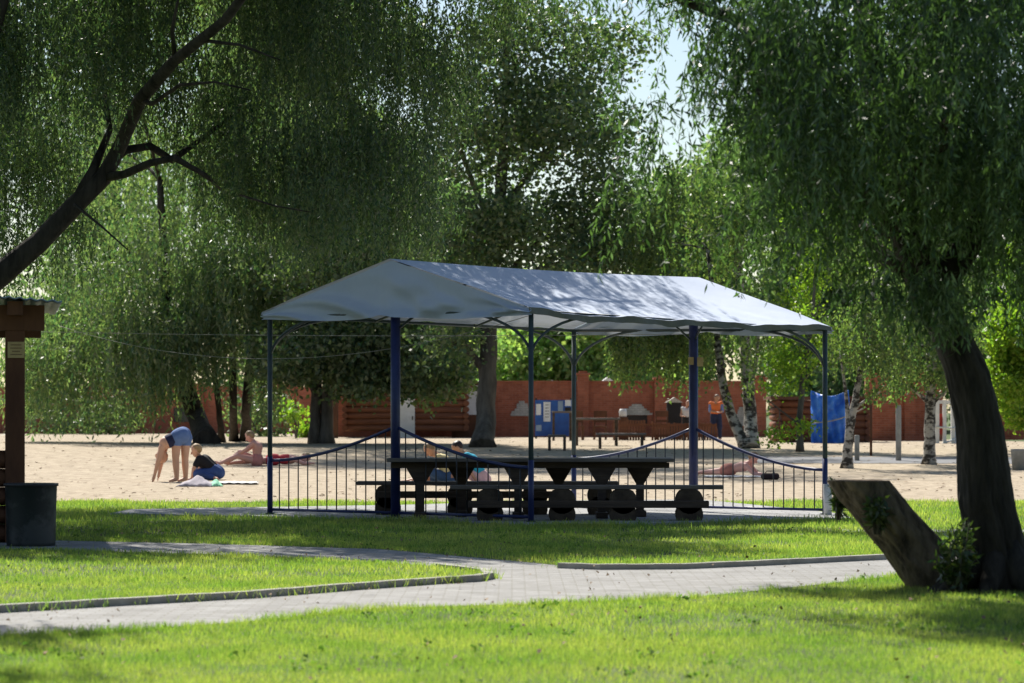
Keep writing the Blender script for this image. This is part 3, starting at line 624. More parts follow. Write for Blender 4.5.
# --- birch (850) and birch (928) -------------------------------------------------------------
D6 = dofy(468.5)
tree('birch_tree', 'slim leaning birch beside the short grey post and blue tarpaulin', G(848, 468.5),
     [([G(847, 468.5), W(849, 440, D6), W(852, 415, D6), W(857, 392, D6), W(862, 360, D6), W(872, 300, D6), W(880, 220, D6)], [.115, .10, .09, .07, .06, .04, .02]), ([W(853, 410, D6), W(866, 400, D6), W(880, 392, D6)], [.04, .03, .015]), ([W(849, 430, D6), W(846, 395, D6), W(840, 350, D6)], [.05, .04, .02])],
     [blob(880, 348, 34, 28, D6, 1.4, .8), blob(850, 330, 34, 35, D6, 1.4, .9), blob(890, 300, 40, 35, D6, 1.6, .8), blob(870, 240, 40, 35, D6+.5, 1.6, .7), blob(880, 384, 18, 5, D6-.3, .6, .12)],
     bg_(230, (0.25, 0.6), 0.09, 0.06, 0.04), L_BIR, M_BIRCH)
D7 = dofy(464.5)
tree('birch_tree', 'thick straight birch with spotted bark left of the big dark willow trunk', G(929, 464.5),
     [([G(929, 464.5), W(930, 440, D7), W(930, 405, D7), W(932, 350, D7), W(936, 260, D7), W(938, 160, D7)], [.14, .125, .12, .1, .07, .04]), ([W(930, 405, D7), W(945, 392, D7), W(958, 370, D7)], [.05, .04, .02])],
     [blob(925, 360, 38, 20, D7-.4, 1.6, .8), blob(900, 340, 36, 34, D7, 1.8, 1), blob(955, 340, 30, 40, D7, 1.6, .7), blob(930, 270, 50, 40, D7, 2, .8), blob(940, 190, 50, 45, D7, 2, .6), blob(900, 380, 18, 6, D7-.6, .7, .12)],
     bg_(250, (0.25, 0.55), 0.09, 0.065, 0.04), L_BIR, M_BIRCH)
# --- right edge bushes ---------------------------------------------------------------------------
D8 = 78.0
tree('lime_tree', 'bright green tree at the right edge behind the big dark trunk', (W(1040, 0, D8).x, D8, gz(D8)),
     [([(W(1040, 0, D8).x, D8, gz(D8)), W(1042, 380, D8), W(1045, 300, D8)], [.13, .1, .06])],
     [blob(1010, 380, 22, 36, D8, 1.4, 1), blob(1045, 350, 34, 50, D8, 1.8, 1.2), blob(1005, 330, 25, 25, D8, 1.4, .6), blob(1030, 420, 22, 12, D8-.5, .9, .3), blob(1050, 270, 50, 40, D8, 1.8, .8)],
     g_c(230, 22, 0.17, 0.13, 0.09), L_YEL, M_BARKG)
# --- background trees beyond the wall -------------------------------------------------------------
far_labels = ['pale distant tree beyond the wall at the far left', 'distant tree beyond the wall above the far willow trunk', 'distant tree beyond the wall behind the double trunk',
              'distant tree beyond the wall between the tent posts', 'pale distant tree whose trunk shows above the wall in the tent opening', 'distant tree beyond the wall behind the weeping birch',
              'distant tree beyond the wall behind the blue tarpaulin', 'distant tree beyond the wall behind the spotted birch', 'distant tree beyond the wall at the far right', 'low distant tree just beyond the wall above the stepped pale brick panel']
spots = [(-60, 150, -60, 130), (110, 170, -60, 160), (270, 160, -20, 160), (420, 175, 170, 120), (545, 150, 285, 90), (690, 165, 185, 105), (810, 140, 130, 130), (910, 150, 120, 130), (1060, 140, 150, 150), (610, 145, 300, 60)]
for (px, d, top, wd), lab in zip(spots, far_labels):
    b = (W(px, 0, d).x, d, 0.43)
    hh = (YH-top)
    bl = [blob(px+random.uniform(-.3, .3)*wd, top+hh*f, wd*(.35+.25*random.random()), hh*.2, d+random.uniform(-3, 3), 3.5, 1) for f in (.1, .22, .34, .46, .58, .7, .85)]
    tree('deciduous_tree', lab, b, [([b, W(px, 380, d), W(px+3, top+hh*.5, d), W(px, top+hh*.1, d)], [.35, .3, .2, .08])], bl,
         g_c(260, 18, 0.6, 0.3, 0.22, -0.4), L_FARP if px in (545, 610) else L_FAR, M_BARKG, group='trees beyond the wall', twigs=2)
# bushes by the wall
for (px, py, d, r, n, lab, lf) in [(296, 413, 104, .4, 16, 'small bright bush in front of the red wall left of the double trunk', L_YEL), (306, 431, 107, .3, 25, 'low bright bush at the foot of the wooden building', L_YEL), (260, 412, 112, 1.3, 110, 'dark bush against the red wall behind the sitting person', L_DARK),
                             (60, 412, 125, 1.6, 130, 'dark bush against the wall near the left edge', L_DARK), (110, 418, 122, 1.2, 110, 'dark bush against the wall below the pale far willow', L_DARK)]:
    c = W(px, py, d); b = Vector((c.x, c.y, .43)); t = empty('bush', b, lab, 'bush')
    mb = MB(); 
    for k in range(5): mb.tube([(0, 0, 0), (random.uniform(-.3, .3)*r, random.uniform(-.3, .3)*r, (c.z-b.z)*.6), (random.uniform(-.7, .7)*r, random.uniform(-.5, .5)*r, c.z-b.z)], [.03, .02, .008], 5)
    mb.build('stem', M_BARKG, t)
    npmesh('leaves', clumps((0, 0, c.z-b.z), (r, r, r*.6 if lf is L_YEL else r*.9), n, 18, .18, .16, .11, -1), 0, 4, lf, t)

# ------------------------------------------------------------------ tent
A = Vector((W(270, 0, 39).x, 39, 0)); B = Vector((W(531, 0, 36.2).x, 36.2, 0)); C = Vector((W(825, 0, 38.8).x, 38.8, 0)); D = Vector((.86, 41.7, 0))
E0 = Vector((W(395.5, 0, 37.7).x, 37.7, 0)); F0 = Vector((W(693.5, 0, 40.1).x, 40.1, 0))
def zat(p, py): return H-(py-YH)*p.y/F
zA, zB, zC, zD = zat(A, 312), zat(B, 307), zat(C, 326), 2.53
zE, zF = zat(E0, 259), zat(F0, 277)
tent = empty('tent_shelter', ((A+B+C+D)/4), 'grey cloth gable-roofed tent shelter on green and blue posts over the picnic table', 'tent')
O = Vector(tent.location); O.z = 0
def L3(p, z): return Vector((p.x-O.x, p.y-O.y, z))
# canopy: two slopes, two gables, sagging cloth with thickness by solidify-free double wall (fascia)
EA, EF = L3(E0, zE), L3(F0, zF); a3, b3, c3, d3 = L3(A, zA), L3(B, zB), L3(C, zC), L3(D, zD)
out = (b3-a3).normalized()*0.06
mb = MB()
def slope(p_r0, p_r1, q0, q1, sagm):
    def fn(u, v):
        top = p_r0.lerp(p_r1, u); bot = q0.lerp(q1, u); p = top.lerp(bot, v)
        sag = -sagm*math.sin(math.pi*v)*math.sin(math.pi*min(max(u, 0), 1))-0.07*math.sin(math.pi*v)*(0.5+0.5*math.cos(u*6*math.pi))*0-0.03*math.sin(math.pi*u)*(1-v)
        sag += 0.012*math.sin(u*19+v*3)*v+0.008*math.sin(u*41)*v
        sag += -0.018*abs(math.sin(3*math.pi*u))*math.sin(math.pi*v)**.5+0.006*math.sin(u*70+3*math.sin(v*4))*v
        edge = -(0.045 if q0 is not a3o else 0.0)*math.sin(math.pi*u)*v-(0.05 if q0 is not a3o else 0)*math.exp(-((u-0.2)/0.09)**2)*v*v
        return p+Vector((0, 0, sag+edge))
    V = mb.grid(fn, 48, 16); return V
a3o = a3-out-(EF-EA).normalized()*.07; rdv = (EF-EA).normalized()*.09
V1 = slope(EA-rdv, EF+rdv, b3+out-rdv, c3+out+rdv*.3, 0.035)
V2 = slope(EA-rdv, EF+rdv, a3o, d3-out+rdv, 0.035)
def hem(row, drop, outv, n=1):
    prev = row
    nxt = [mb.bm.verts.new(v.co+Vector((outv.x*0.3, outv.y*0.3, -drop*(0.9+0.25*math.sin(i*0.7)+0.1*math.sin(i*1.9))))) for i, v in enumerate(row)]
    for i in range(len(row)-1):
        f = mb.bm.faces.new((prev[i], prev[i+1], nxt[i+1], nxt[i])); f.smooth = False
vrow = [v.co.copy() for v in [V1[i][16] for i in range(49)]]
hem([V2[i][16] for i in range(49)], 0.04, -out)
mb.build('canopy', M_AWN, tent, True)
mb = MB(); va = [mb.bm.verts.new(p+out*.06) for p in vrow]; vb = [mb.bm.verts.new(p+out*(.2+.25*math.sin(i*1.1))-Vector((0, 0, .075+.012*math.sin(i*.9)))) for i, p in enumerate(vrow)]
for i in range(48): mb.bm.faces.new((va[i], va[i+1], vb[i+1], vb[i]))
mb.build('valance', mat('olive_hem_cloth', (.2, .2, .17), (.15, .15, .13), 4, .8), tent)
def gable(l, r, top, name, flip):
    mb = MB(); nrm = (r-l).cross(Vector((0, 0, 1))).normalized()*(1 if flip else -1)
    def fn(u, v):
        tz = top.z if u == 0.5 else None
        base = l.lerp(r, u); k = 1-abs(u-0.5)*2
        mid = (l+r)/2; sx = top-mid; zt = base.z+(top.z-mid.z)*k-0.02; xy = base+Vector((sx.x, sx.y, 0))*k
        zb = base.z-0.10-0.03*math.sin(u*math.pi*2)**2+0.03*math.exp(-((u-.48)/.03)**2)
        z = zb+(zt-zb)*v
        w_ = 0.06*math.sin(u*19+v*5)*v*(1-v)*2+0.10*math.exp(-((u-.5)/.04)**2)*(1-v)**2+0.05*math.sin(abs(u-.5)*26-v*9)*(1-v)**1.5+0.02*math.sin(u*47+v*14)*(1-v)
        p = xy*1.0; p.z = z
        return p+nrm*(max(w_, -.015)*min(1, (1-v)*3)*1.25+0.075)
    mb.grid(fn, 60, 14)
    return mb.build(name, M_AWN, tent)
gable(a3-out, b3+out, EA, 'gable_cloth', True)
gable(c3+out, d3-out, EF, 'gable_cloth', True)
# posts
def post(p, z, r, m, name='post'):
    mbp = MB(); mbp.tube([L3(p, 0.0), L3(p, z)], r, 12); mbp.box(L3(p, 0.033), (r*3.6, r*3.6, 0.012)); return mbp.build(name, m, tent)
for p, z in ((A, zA-.03), (B, zB-.03), (C, zC-.03), (D, zD-.03)): post(p, z, 0.032, M_GRN)
post(E0, zat(E0, 313), 0.062, M_BLUE); post(F0, zat(F0, 325), 0.062, M_BLUE)
for p, z, z0 in ((E0, zE, zat(E0, 313)), (F0, zF, zat(F0, 325))):
    mbp = MB(); q = (F0-E0).normalized()*(.04 if p is E0 else -.04); mbp.tube([L3(p+q, z0-.1), L3(p+q, z-.05)], .02, 8); mbp.build('king_post', M_GRN, tent)
def arc(p, q, rise=0.9, r=0.018):
    mbp = MB(); pts = []
    for i in range(11):
        t = i/10; th = t*math.pi/2; pts.append(Vector((p.x+(q.x-p.x)*(1-math.cos(th)), p.y+(q.y-p.y)*(1-math.cos(th)), p.z+(q.z-p.z)*math.sin(th))))
    mbp.tube(pts, r, 8); return mbp.build('brace', M_GRN, tent)
def eb(a, b, za, zb, ta=1.3, dz=0.62):
    d = (b-a); d.z = 0; dn = d.normalized()
    arc(L3(a, za-dz), L3(a+dn*ta, za+(zb-za)*ta/d.length-0.05))
eb(A, B, zA, zB); eb(B, A, zB, zA); eb(B, C, zB, zC, 1.1); eb(C, B, zC, zB, 1.1); eb(C, D, zC, zD); eb(D, C, zD, zC); eb(A, D, zA, zD, 1.1); eb(D, A, zD, zA, 1.1)
for a, b, za, zb in ((A, B, zA, zB), (B, C, zB, zC), (C, D, zC, zD), (D, A, zD, zA)):
    mbp = MB(); mbp.tube([L3(a, za-.05), L3(b, zb-.05)], 0.02, 8); mbp.build('eave_rail', M_GRN, tent)
mbp = MB(); mbp.tube([L3(E0, zE-.06), L3(F0, zF-.06)], 0.022, 8); mbp.build('ridge_pole', M_GRN, tent)
for k in (0.33, 0.66):
    m1 = (B.lerp(C, k)); m2 = A.lerp(D, k); rr = E0.lerp(F0, k); zr = zE+(zF-zE)*k-.08
    mbp = MB(); mbp.tube([L3(m1, zB+(zC-zB)*k-.06), L3(rr, zr), L3(m2, zA+(zD-zA)*k-.06)], 0.016, 8); mbp.build('rafter', M_GRN, tent)
for p, z in ((E0, zB), (F0, zD)):
    for q in (1, -1):
        u = (F0-E0).normalized()*(1 if p is E0 else -1)*0.5; mbp = MB(); mbp.tube([L3(p, z-.25), L3(p+u, z+.12)] if q == 1 else [L3(p, z-.25), L3(p+u*.3+(B-A).normalized()*.35, z+.05)], 0.014, 6); mbp.build('strut', M_GRN, tent)
# label box and cable coil on the right blue post
bx = MB(); bx.box(L3(F0, zat(F0, 361))+Vector((-.04, -.09, 0)), (.07, .05, .10)); bx.box(L3(F0, zat(F0, 362))+Vector((.085, -.08, 0)), (.08, .03, .12)); bx.build('switch_box', M_YEL, tent)
# railings
def railing(P, Q, Rr, label, hs):
    t = empty('railing', Q, label, 'railing', 'blue swooping railings at the tent ends')
    o = Vector(Q)
    for a, b, h0, h1 in ((P, Q, hs[0], hs[1]), (Q, Rr, hs[1], hs[2])):
        # height curve: high at Q, hanging down towards the corner
        def hh(u):   # u from a to b
            k = u if b is Q else 1-u
            lo = h0 if b is Q else h1; hi = h1 if b is Q else h0
            return lo+(hi-lo)*k**1.75
        pts = [Vector((a.x+(b.x-a.x)*u-o.x, a.y+(b.y-a.y)*u-o.y, hh(u))) for u in [i/14 for i in range(15)]]
        mbr = MB(); mbr.tube(pts, 0.021, 8); mbr.build('top_rail', M_BLUE, t)
        mbr = MB(); mbr.tube([Vector((p.x, p.y, 0.085)) for p in (pts[0], pts[-1])], 0.018, 8); mbr.build('bottom_rail', M_BLUE, t)
        n = 13
        for i in range(1, n):
            u = i/n; p = Vector((a.x+(b.x-a.x)*u-o.x, a.y+(b.y-a.y)*u-o.y, 0))
            mbr = MB(); mbr.tube([p+Vector((0, 0, .085)), p+Vector((0, 0, hh(u)))], 0.0085, 6); mbr.build('baluster', M_IRON, t)
    for p in (P, Rr):
        mbr = MB(); mbr.tube([Vector((p.x-o.x, p.y-o.y, 0)), Vector((p.x-o.x, p.y-o.y, hs[0]+.05))], 0.036, 10); mbr.build('end_post', M_BLUE, t)
    return t
railing(A, E0, B, 'blue railing with drooping top rail at the near left end of the tent', (0.72, 1.17, 0.68))
railing(D, F0, C, 'blue railing with drooping top rail at the far right end of the tent', (0.70, 1.14, 0.60))
# white sleeve at foot of C
s = MB(); s.tube([C+Vector((.03, -.05, 0)), C+Vector((.03, -.05, .42))], 0.055, 12); o = s.build('pipe_stub', M_WHITE)
tag(o, 'short white upright pipe at the foot of the right front tent post', 'pipe')

# ------------------------------------------------------------------ picnic table and benches
TY = 37.75
tab = empty('picnic_table', (W(530, 0, TY).x, TY, 0.025), 'long dark wooden picnic table on Y-shaped legs under the tent', 'table')
tx0 = W(388, 0, TY).x-tab.location.x; tx1 = W(672, 0, TY).x-tab.location.x; TH = 0.745
mb = MB()
for k in range(4): mb.box(((tx0+tx1)/2, -0.36+0.24*k, TH-.02), (tx1-tx0-0.02*(k % 2), 0.225, 0.045), bev=.006)
mb.build('tabletop', M_WOODT, tab)
mb = MB(); mb.box(((tx0+tx1)/2, -.3, TH-.085), (tx1-tx0-.1, .04, .07)); mb.box(((tx0+tx1)/2, .3, TH-.085), (tx1-tx0-.1, .04, .07)); mb.build('apron', M_WOOD, tab)
for i, px in enumerate((421, 461, 518, 559, 601, 641)):
    x = W(px, 0, TY).x-tab.location.x; yy = -.3 if i % 2 == 0 else .3
    mb = MB(); mb.box((x, yy, (TH-.12)/2), (.1, .1, TH-.12))
    for sgn in (-1, 1):
        mb.prism([(x+sgn*.05, yy-.045, TH-.33), (x+sgn*.17, yy-.045, TH-.125), (x+sgn*.17, yy-.045, TH-.12), (x+sgn*.05, yy-.045, TH-.12)] if sgn == 1 else [(x+sgn*.05, yy-.045, TH-.12), (x+sgn*.17, yy-.045, TH-.12), (x+sgn*.17, yy-.045, TH-.125), (x+sgn*.05, yy-.045, TH-.33)], (0, .09, 0))
    mb.box((x, yy, .04), (.14, .5, .07))
    mb.build('leg', M_WOOD, tab)
def bench(px0, px1, d, sup, label, lowz, lowpx):
    c = (px0+px1)/2; t = empty('bench', (W(c, 0, d).x, d, 0.025), label, 'bench', 'log benches along the picnic table'); ox = t.location.x
    x0 = W(px0, 0, d).x-ox; x1 = W(px1, 0, d).x-ox
    mb = MB(); mb.box(((x0+x1)/2, 0, .405), (x1-x0, .3, .05), bev=.008); mb.build('seat', M_WOODT, t)
    mb = MB(); mb.box(((W(lowpx[0], 0, d).x+W(lowpx[1], 0, d).x)/2-ox, -.19, lowz), (W(lowpx[1], 0, d).x-W(lowpx[0], 0, d).x, .05, .09), bev=.01); mb.build('rail', M_WOOD, t)
    for px in sup:
        x = W(px, 0, d).x-ox; mb = MB()
        # stacked log rounds lying across the bench
        mb.tube([(x, -.16, .245), (x, .16, .245)], .165, 20); mb.tube([(x, -.16, .075), (x, -.02, .075), (x, .16, .075)], .165*1.0, 20)
        bmesh.ops.transform(mb.bm, matrix=Matrix.Translation((0, 0, 0)), verts=mb.bm.verts)
        for v in mb.bm.verts:
            if v.co.z < 0.001: v.co.z = 0.001
            if v.co.z > 0.378: v.co.z = 0.378
        mb.build('log_support', M_LOGB, t)
    return t
bench(357, 618, 38.85, (388, 460, 535, 600), 'farther log bench, its left end sticking out past the table', .26, (378, 560))
bench(450, 723, 36.75, (490, 562, 623, 689), 'nearer log bench with four round log supports at its right end past the table', .2, (468, 708))

# ------------------------------------------------------------------ gazebo at the left edge + bin
gx = W(15, 0, 31).x
gzb = empty('gazebo', (gx, 31, 0), 'dark brown wooden gazebo with corrugated metal roof at the left edge', 'gazebo', rz=R(9.6))
def zz(py, d=31): return H-(py-YH)*d/F
for dx, dy in ((0, 0), (-3, 0), (0, 3), (-3, 3)):
    mb = MB(); mb.box((dx, dy, zz(330)/2), (.2, .2, zz(330)), bev=.01); mb.build('post', M_BWOOD, gzb)
for dy in (0, 3):
    mb = MB(); mb.box((-1.45, dy-.0, zz(318)), (3.5, .22, .26)); mb.build('beam', M_BWOOD, gzb)
for dx in (-3, 0.0):
    mb = MB(); mb.box((dx, 1.5, zz(309)), (.16, 3.6, .14)); mb.build('beam', M_BWOOD, gzb)
mb = MB()
def fn(u, v):
    return Vector((-3.5+v*3.97, -.4+u*3.9, zz(302)+(1-v)*.3+0.009*math.sin(v*3.97/.11*6.28)))
mb.grid(fn, 10, 260)
o_ = mb.build('roof', M_GALV, gzb); sm = o_.modifiers.new('s', 'SOLIDIFY'); sm.thickness = .012
mb = MB()
for k in range(5): mb.tube([(-3.1, 0.0, .1+.19*k), (-.02, 0.0, .1+.19*k)], .095, 10)
mb.build('log_wall', M_BWOOD, gzb)
mb = MB()
for k in range(5): mb.tube([(-3.0, 0.1, .1+.19*k), (-3.0, 3, .1+.19*k)], .095, 10)
mb.build('log_wall', M_BWOOD, gzb)
mb = MB(); mb.box((.01, -.108, zz(350)), (.17, .012, .165)); nb = mb.build('notice_plate', M_YEL, gzb)
mb = MB()
for k, ww in enumerate((.11, .12, .08, .12)): mb.box((.01, -.1165, zz(350)+.05-.033*k), (ww, .004, .010))
mb.build('notice_lines', mat('faded_ink', (.25, .17, .09), (.2, .13, .07), 5), nb)
bin_ = empty('litter_bin', G(31, 546), 'dark mottled litter bin in front of the gazebo post', 'bin')
mb = MB(); mb.tube([(0, 0, 0), (0, 0, .04), (0, 0, .3), (0, 0, .6), (0, 0, .62)], [.24, .245, .25, .26, .268], 28); mb.build('body', M_BINP, bin_)
mb = MB(); mb.tube([(0, 0, .605), (0, 0, .632)], [.275, .275], 28); mb.build('rim', M_IRON, bin_)

# ------------------------------------------------------------------ wall and far buildings
WD = 110.0
def wx(px, d=WD): return (px-CX)*d/F
def wz(py, d=WD): return H-(py-YH)*d/F
wall = empty('brick_wall', (wx(550), WD, .43), 'long red brick boundary wall with a pillar behind the tent', 'wall')
mb = MB(); mb.box((0+(wx(330)+wx(765))/2-wx(550), .15, .98), (wx(765)-wx(330), .3, 2.05)); mb.build('wall_face', M_BRICK, wall)
mb = MB(); mb.box(((wx(330)+wx(765))/2-wx(550), .15, 2.035), (wx(765)-wx(330), .4, .06)); mb.build('coping', M_BRICK, wall)
for px in (583, 450, 760, 660):
    top = 2.28 if px == 583 else 2.12
    mb = MB(); mb.box((wx(px)-wx(550), 0, top/2-.02), (.42, .5, top)); mb.box((wx(px)-wx(550), 0, top+.03), (.52, .6, .08)); mb.box((wx(px)-wx(550), 0, top+.1), (.3, .35, .08)); mb.build('pillar', M_BRICK, wall)
def stepped(pxc, ytop, ybot, wpx, dark=True):
    rows = max(3, int((ybot-ytop)/2.2)); mb = MB(); rnd = random.Random(int(pxc))
    for k in range(rows):
        f = (k+1)/rows; ww = wpx*(.18+.82*f)+(rnd.random()*3-1.5); zc = wz(ytop+(ybot-ytop)*(k+.5)/rows)-.43; hgt = (ybot-ytop)/rows*WD/F
        mb.box((wx(pxc+rnd.uniform(-1, 1))-wx(550), -.02, zc), (ww*WD/F, .06, hgt*.97))
    o = mb.build('pale_brick_panel', M_WBRICK, wall)
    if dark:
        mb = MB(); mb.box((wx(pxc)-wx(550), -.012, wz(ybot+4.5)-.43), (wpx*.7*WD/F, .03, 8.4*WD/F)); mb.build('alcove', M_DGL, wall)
    return o
stepped(636, 404, 415, 32); stepped(522, 401, 416, 22, False); stepped(741, 407, 426, 18, False); stepped(560, 404, 416, 20, False)
# left wall piece
w2 = empty('brick_wall', (wx(150, 128), 128, .43), 'shaded red brick wall behind the far willow at the left', 'wall')
mb = MB(); mb.box((0, 0, 1.0), (wx(345, 128)-wx(-60, 128), .3, 2.0)); mb.build('wall_face', M_BRICK, w2)
for px in (150, 200, 275, 290): 
    mb = MB(); mb.box((wx(px, 128)-wx(150, 128), -.05, 1.05), (.4, .5, 2.2)); mb.build('pillar', M_BRICK, w2)
mb = MB(); mb.box((wx(182, 128)-wx(150, 128), -.18, wz(415, 128)-.43), (.65, .06, .6)); mb.build('window', M_DGL, w2)
# right wall piece
dR = 96.0
w3 = empty('brick_wall', (wx(900, dR), dR, .43), 'bright orange brick wall behind the grey post at the right', 'wall')
mb = MB(); mb.box((0, 0, 1.1), (wx(938, dR)-wx(868, dR), .3, 2.2)); mb.build('wall_face', M_BRICK, w3)
for px in (909, 936): 
    mb = MB(); mb.box((wx(px, dR)-wx(900, dR), -.05, 1.15), (.35, .5, 2.4)); mb.build('pillar', M_BRICK, w3)
w4 = empty('brick_wall', (wx(1040, dR), dR+4, .43), 'low red brick wall at the right edge under the bright green tree', 'wall')
mb = MB(); mb.box((0, 0, .45), (4.2, .3, .9)); mb.build('wall_face', M_BRICK, w4)
mb = MB(); mb.box((0, 0, .93), (4.3, .4, .06)); mb.build('coping', M_CONC, w4)

def loghouse(name, label, px0, px1, ytop, ybot, d, cat, depth=3.0, door=None, roof=True, stilts=None):
    t = empty(name, (wx((px0+px1)/2, d), d, gz(d)), label, cat); zt = wz(ytop, d)-gz(d); zb = wz(ybot, d)-gz(d); wdt = (px1-px0)*d/F
    mb = MB(); n = max(3, int((zt-zb)/.21)); st_ = (zt-zb)/n
    for k in range(n): mb.tube([(-wdt/2, 0, zb+st_*(k+.5)), (wdt/2, 0, zb+st_*(k+.5))], st_*.54, 10)
    for sx in (-1, 1):
        for k in range(n): mb.tube([(sx*wdt/2, -.12, zb+st_*(k+.5)), (sx*wdt/2, depth, zb+st_*(k+.5))], st_*.5, 8)
    mb.build('log_wall', M_LOG, t)
    if roof:
        mb = MB(); mb.box((0, depth/2, zt+.06), (wdt+.5, depth+.7, .1)); mb.build('roof', M_BWOOD, t)
    if door:
        x = wx((door[0]+door[1])/2, d)-t.location.x; h_ = wz(door[2], d)-gz(d)
        mb = MB(); mb.box((x, -.16, h_/2), ((door[1]-door[0])*d/F, .06, h_)); dd = mb.build('door', M_WHITE, t)
        mb = MB(); mb.box((x+.2, -.205, h_*.5), (.04, .03, .14)); mb.build('handle', M_BLACK, dd)
    if stilts:
        for px in stilts:
            x = wx(px, d)-t.location.x; mb = MB(); mb.box((x, .02, zb/2-.02), (.12, .12, zb+.1)); mb.build('stilt', M_BWOOD, t)
    return t
loghouse('log_cabin', 'brown log cabin with a white door behind the tent', 345, 466, 388, 431, 106, 'cabin', door=(399, 415, 398))
loghouse('log_playhouse', 'raised brown log playhouse on stilts behind the lime green tree', 778, 868, 400, 442, 91, 'playhouse', door=None, depth=2.0, stilts=(780, 794, 806, 812, 818, 826, 832, 838, 843, 860))
# corner boards and window of the cabin
mb = MB(); mb.box((0, 0, 1.0), (.3, .3, 2.0)); o = mb.build('timber_post', M_BWOOD); o.location = (wx(341), 105.5, .43); tag(o, 'dark square timber post at the left corner of the log cabin', 'post')
# kiosk in shade next to the cabin with pale poster
kio = empty('kiosk', (wx(471), 107, .43), 'dark shaded kiosk with a pale poster beside the log cabin', 'kiosk')
mb = MB(); mb.box((0, .6, .95), (1.3, 1.2, 1.9)); mb.build('body', M_BWOOD, kio)
mb = MB(); mb.box((0.05, -.03, wz(400, 107)-.43), (.95, .04, 1.05)); mb.build('poster', M_PAPER, kio)
mb = MB(); mb.box((0, .5, 1.95), (1.6, 1.7, .08)); mb.build('roof', M_BWOOD, kio)
# notice board
nbd = empty('notice_board', (wx(556, 103), 103, .43), 'blue notice board with pinned white sheets behind the tent', 'notice board')
dN = 103.0
def nx_(px): return wx(px, dN)-wx(556, dN)
mb = MB(); mb.box(((nx_(535)+nx_(572))/2, 0, wz(418, dN)-.43), (nx_(572)-nx_(535), .06, 36*dN/F)); bd = mb.build('board', M_BLUEB, nbd)
for (a, b, y0, y1, mm) in ((543.5, 550.5, 402, 421.5, M_PAPER), (536, 541, 404, 415, M_PAPER), (565, 571, 400, 406, M_PAPER), (565, 571, 407.5, 413, M_BLACK), (558, 563, 401, 411, M_GALV), (536, 541.5, 425, 431, M_GALV)):
    mb = MB(); mb.box(((nx_(a)+nx_(b))/2, -.04, wz((y0+y1)/2, dN)-.43), ((b-a)*dN/F, .012, (y1-y0)*dN/F)); sh = mb.build('sheet', mm, bd)
mb = MB()
for y in (405, 408, 411, 414, 417): mb.box(((nx_(544.5)+nx_(549.5))/2, -.048, wz(y, dN)-.43), (.13, .003, .018))
mb.build('text_lines', M_DGL, bd)
for px in (536, 571):
    mb = MB(); mb.box((nx_(px), .06, .7), (.07, .07, 1.4)); mb.build('leg', M_IRON, nbd)
# tables and benches in the distance
def ftable(px0, px1, py, d, label, hgt=.75, cat='table', name='garden_table', dep=.7):
    x0, x1 = wx(px0, d), wx(px1, d); t = empty(name, ((x0+x1)/2, d, gz(d)), label, cat); L = x1-x0
    mb = MB(); mb.box((0, 0, hgt-.03), (L, dep, .06), bev=.01); mb.build('tabletop' if cat == 'table' else 'seat', M_WOODT, t)
    for sx in (-.42, .42):
        for sy in (-.4, .4):
            mb = MB(); mb.box((sx*L, sy*dep, hgt/2-.03), (.07, .07, hgt-.06)); mb.build('leg', M_WOOD, t)
    return t
ftable(573, 620, 0, 84, 'dark garden table behind the tent at the left of the plank fence', .78)
ftable(596, 646, 0, 80, 'low garden bench in front of the dark garden table', .42, 'bench', 'garden_bench', .35)
ftable(548, 566, 0, 78, 'small dark stool-like table on the sand behind the tent', .42, 'stool', 'wooden_stool', .4)
ftable(552, 572, 0, 96, 'narrow table standing before the blue notice board', .95)
def chair(px, d, label, rz=0.0):
    t = empty('wooden_chair', (wx(px, d), d, gz(d)), label, 'chair', 'wooden chairs by the far tables', rz)
    mb = MB(); mb.box((0, 0, .44), (.44, .42, .05)); mb.build('seat', M_BWOOD, t)
    mb = MB(); mb.box((0, .2, .86), (.44, .04, .2)); mb.box((0, .2, .62), (.44, .03, .08)); mb.build('backrest', M_BWOOD, t)
    for sx in (-.19, .19):
        mb = MB(); mb.box((sx, -.18, .21), (.045, .045, .42)); mb.build('leg', M_BWOOD, t)
        mb = MB(); mb.box((sx, .2, .45), (.045, .045, .9)); mb.build('leg', M_BWOOD, t)
chair(577, 98, 'wooden chair behind the dark garden table, close to the wall pillar', .1); chair(600, 99, 'wooden chair between the wall pillar and the white barrel', -.1); chair(662, 100, 'wooden chair behind the plank fence left of the grill hut', 0)
# plank fence
pf = empty('plank_fence', (wx(665, 97), 97, .43), 'low brown plank fence in front of the brick wall', 'fence')
mb = MB(); rnd = random.Random(3)
for k in range(38):
    px = 614+k*2.75
    if 646 < px < 650: continue
    hh = .62+rnd.uniform(-.03, .03)-(.07 if px > 655 else -.02); mb.box((wx(px, 97)-wx(665, 97), rnd.uniform(-.01, .01), hh/2), (.07, .03, hh))
mb.build('picket', M_LOG, pf)
mb = MB(); mb.box((0, .04, .5), (wx(716, 97)-wx(614, 97), .05, .07)); mb.box((0, .04, .15), (wx(716, 97)-wx(614, 97), .05, .07)); mb.build('fence_rail', M_LOG, pf)
brl = empty('barrel', (wx(623, 99), 99, .43), 'white plastic barrel on the fence by the stepped brick panel', 'barrel')
mb = MB(); mb.tube([(0, 0, .75), (0, 0, .8), (0, 0, .95), (0, 0, 1.02)], [.1, .13, .13, .1], 14); mb.build('body', M_WHITE, brl)
mb = MB(); mb.box((0, 0, .375), (.3, .3, .75)); mb.build('stand', M_BWOOD, brl)
gh = empty('grill_hut', (wx(674, 101), 101, .43), 'small black grill hut with a pale pointed roof by the plank fence', 'grill')
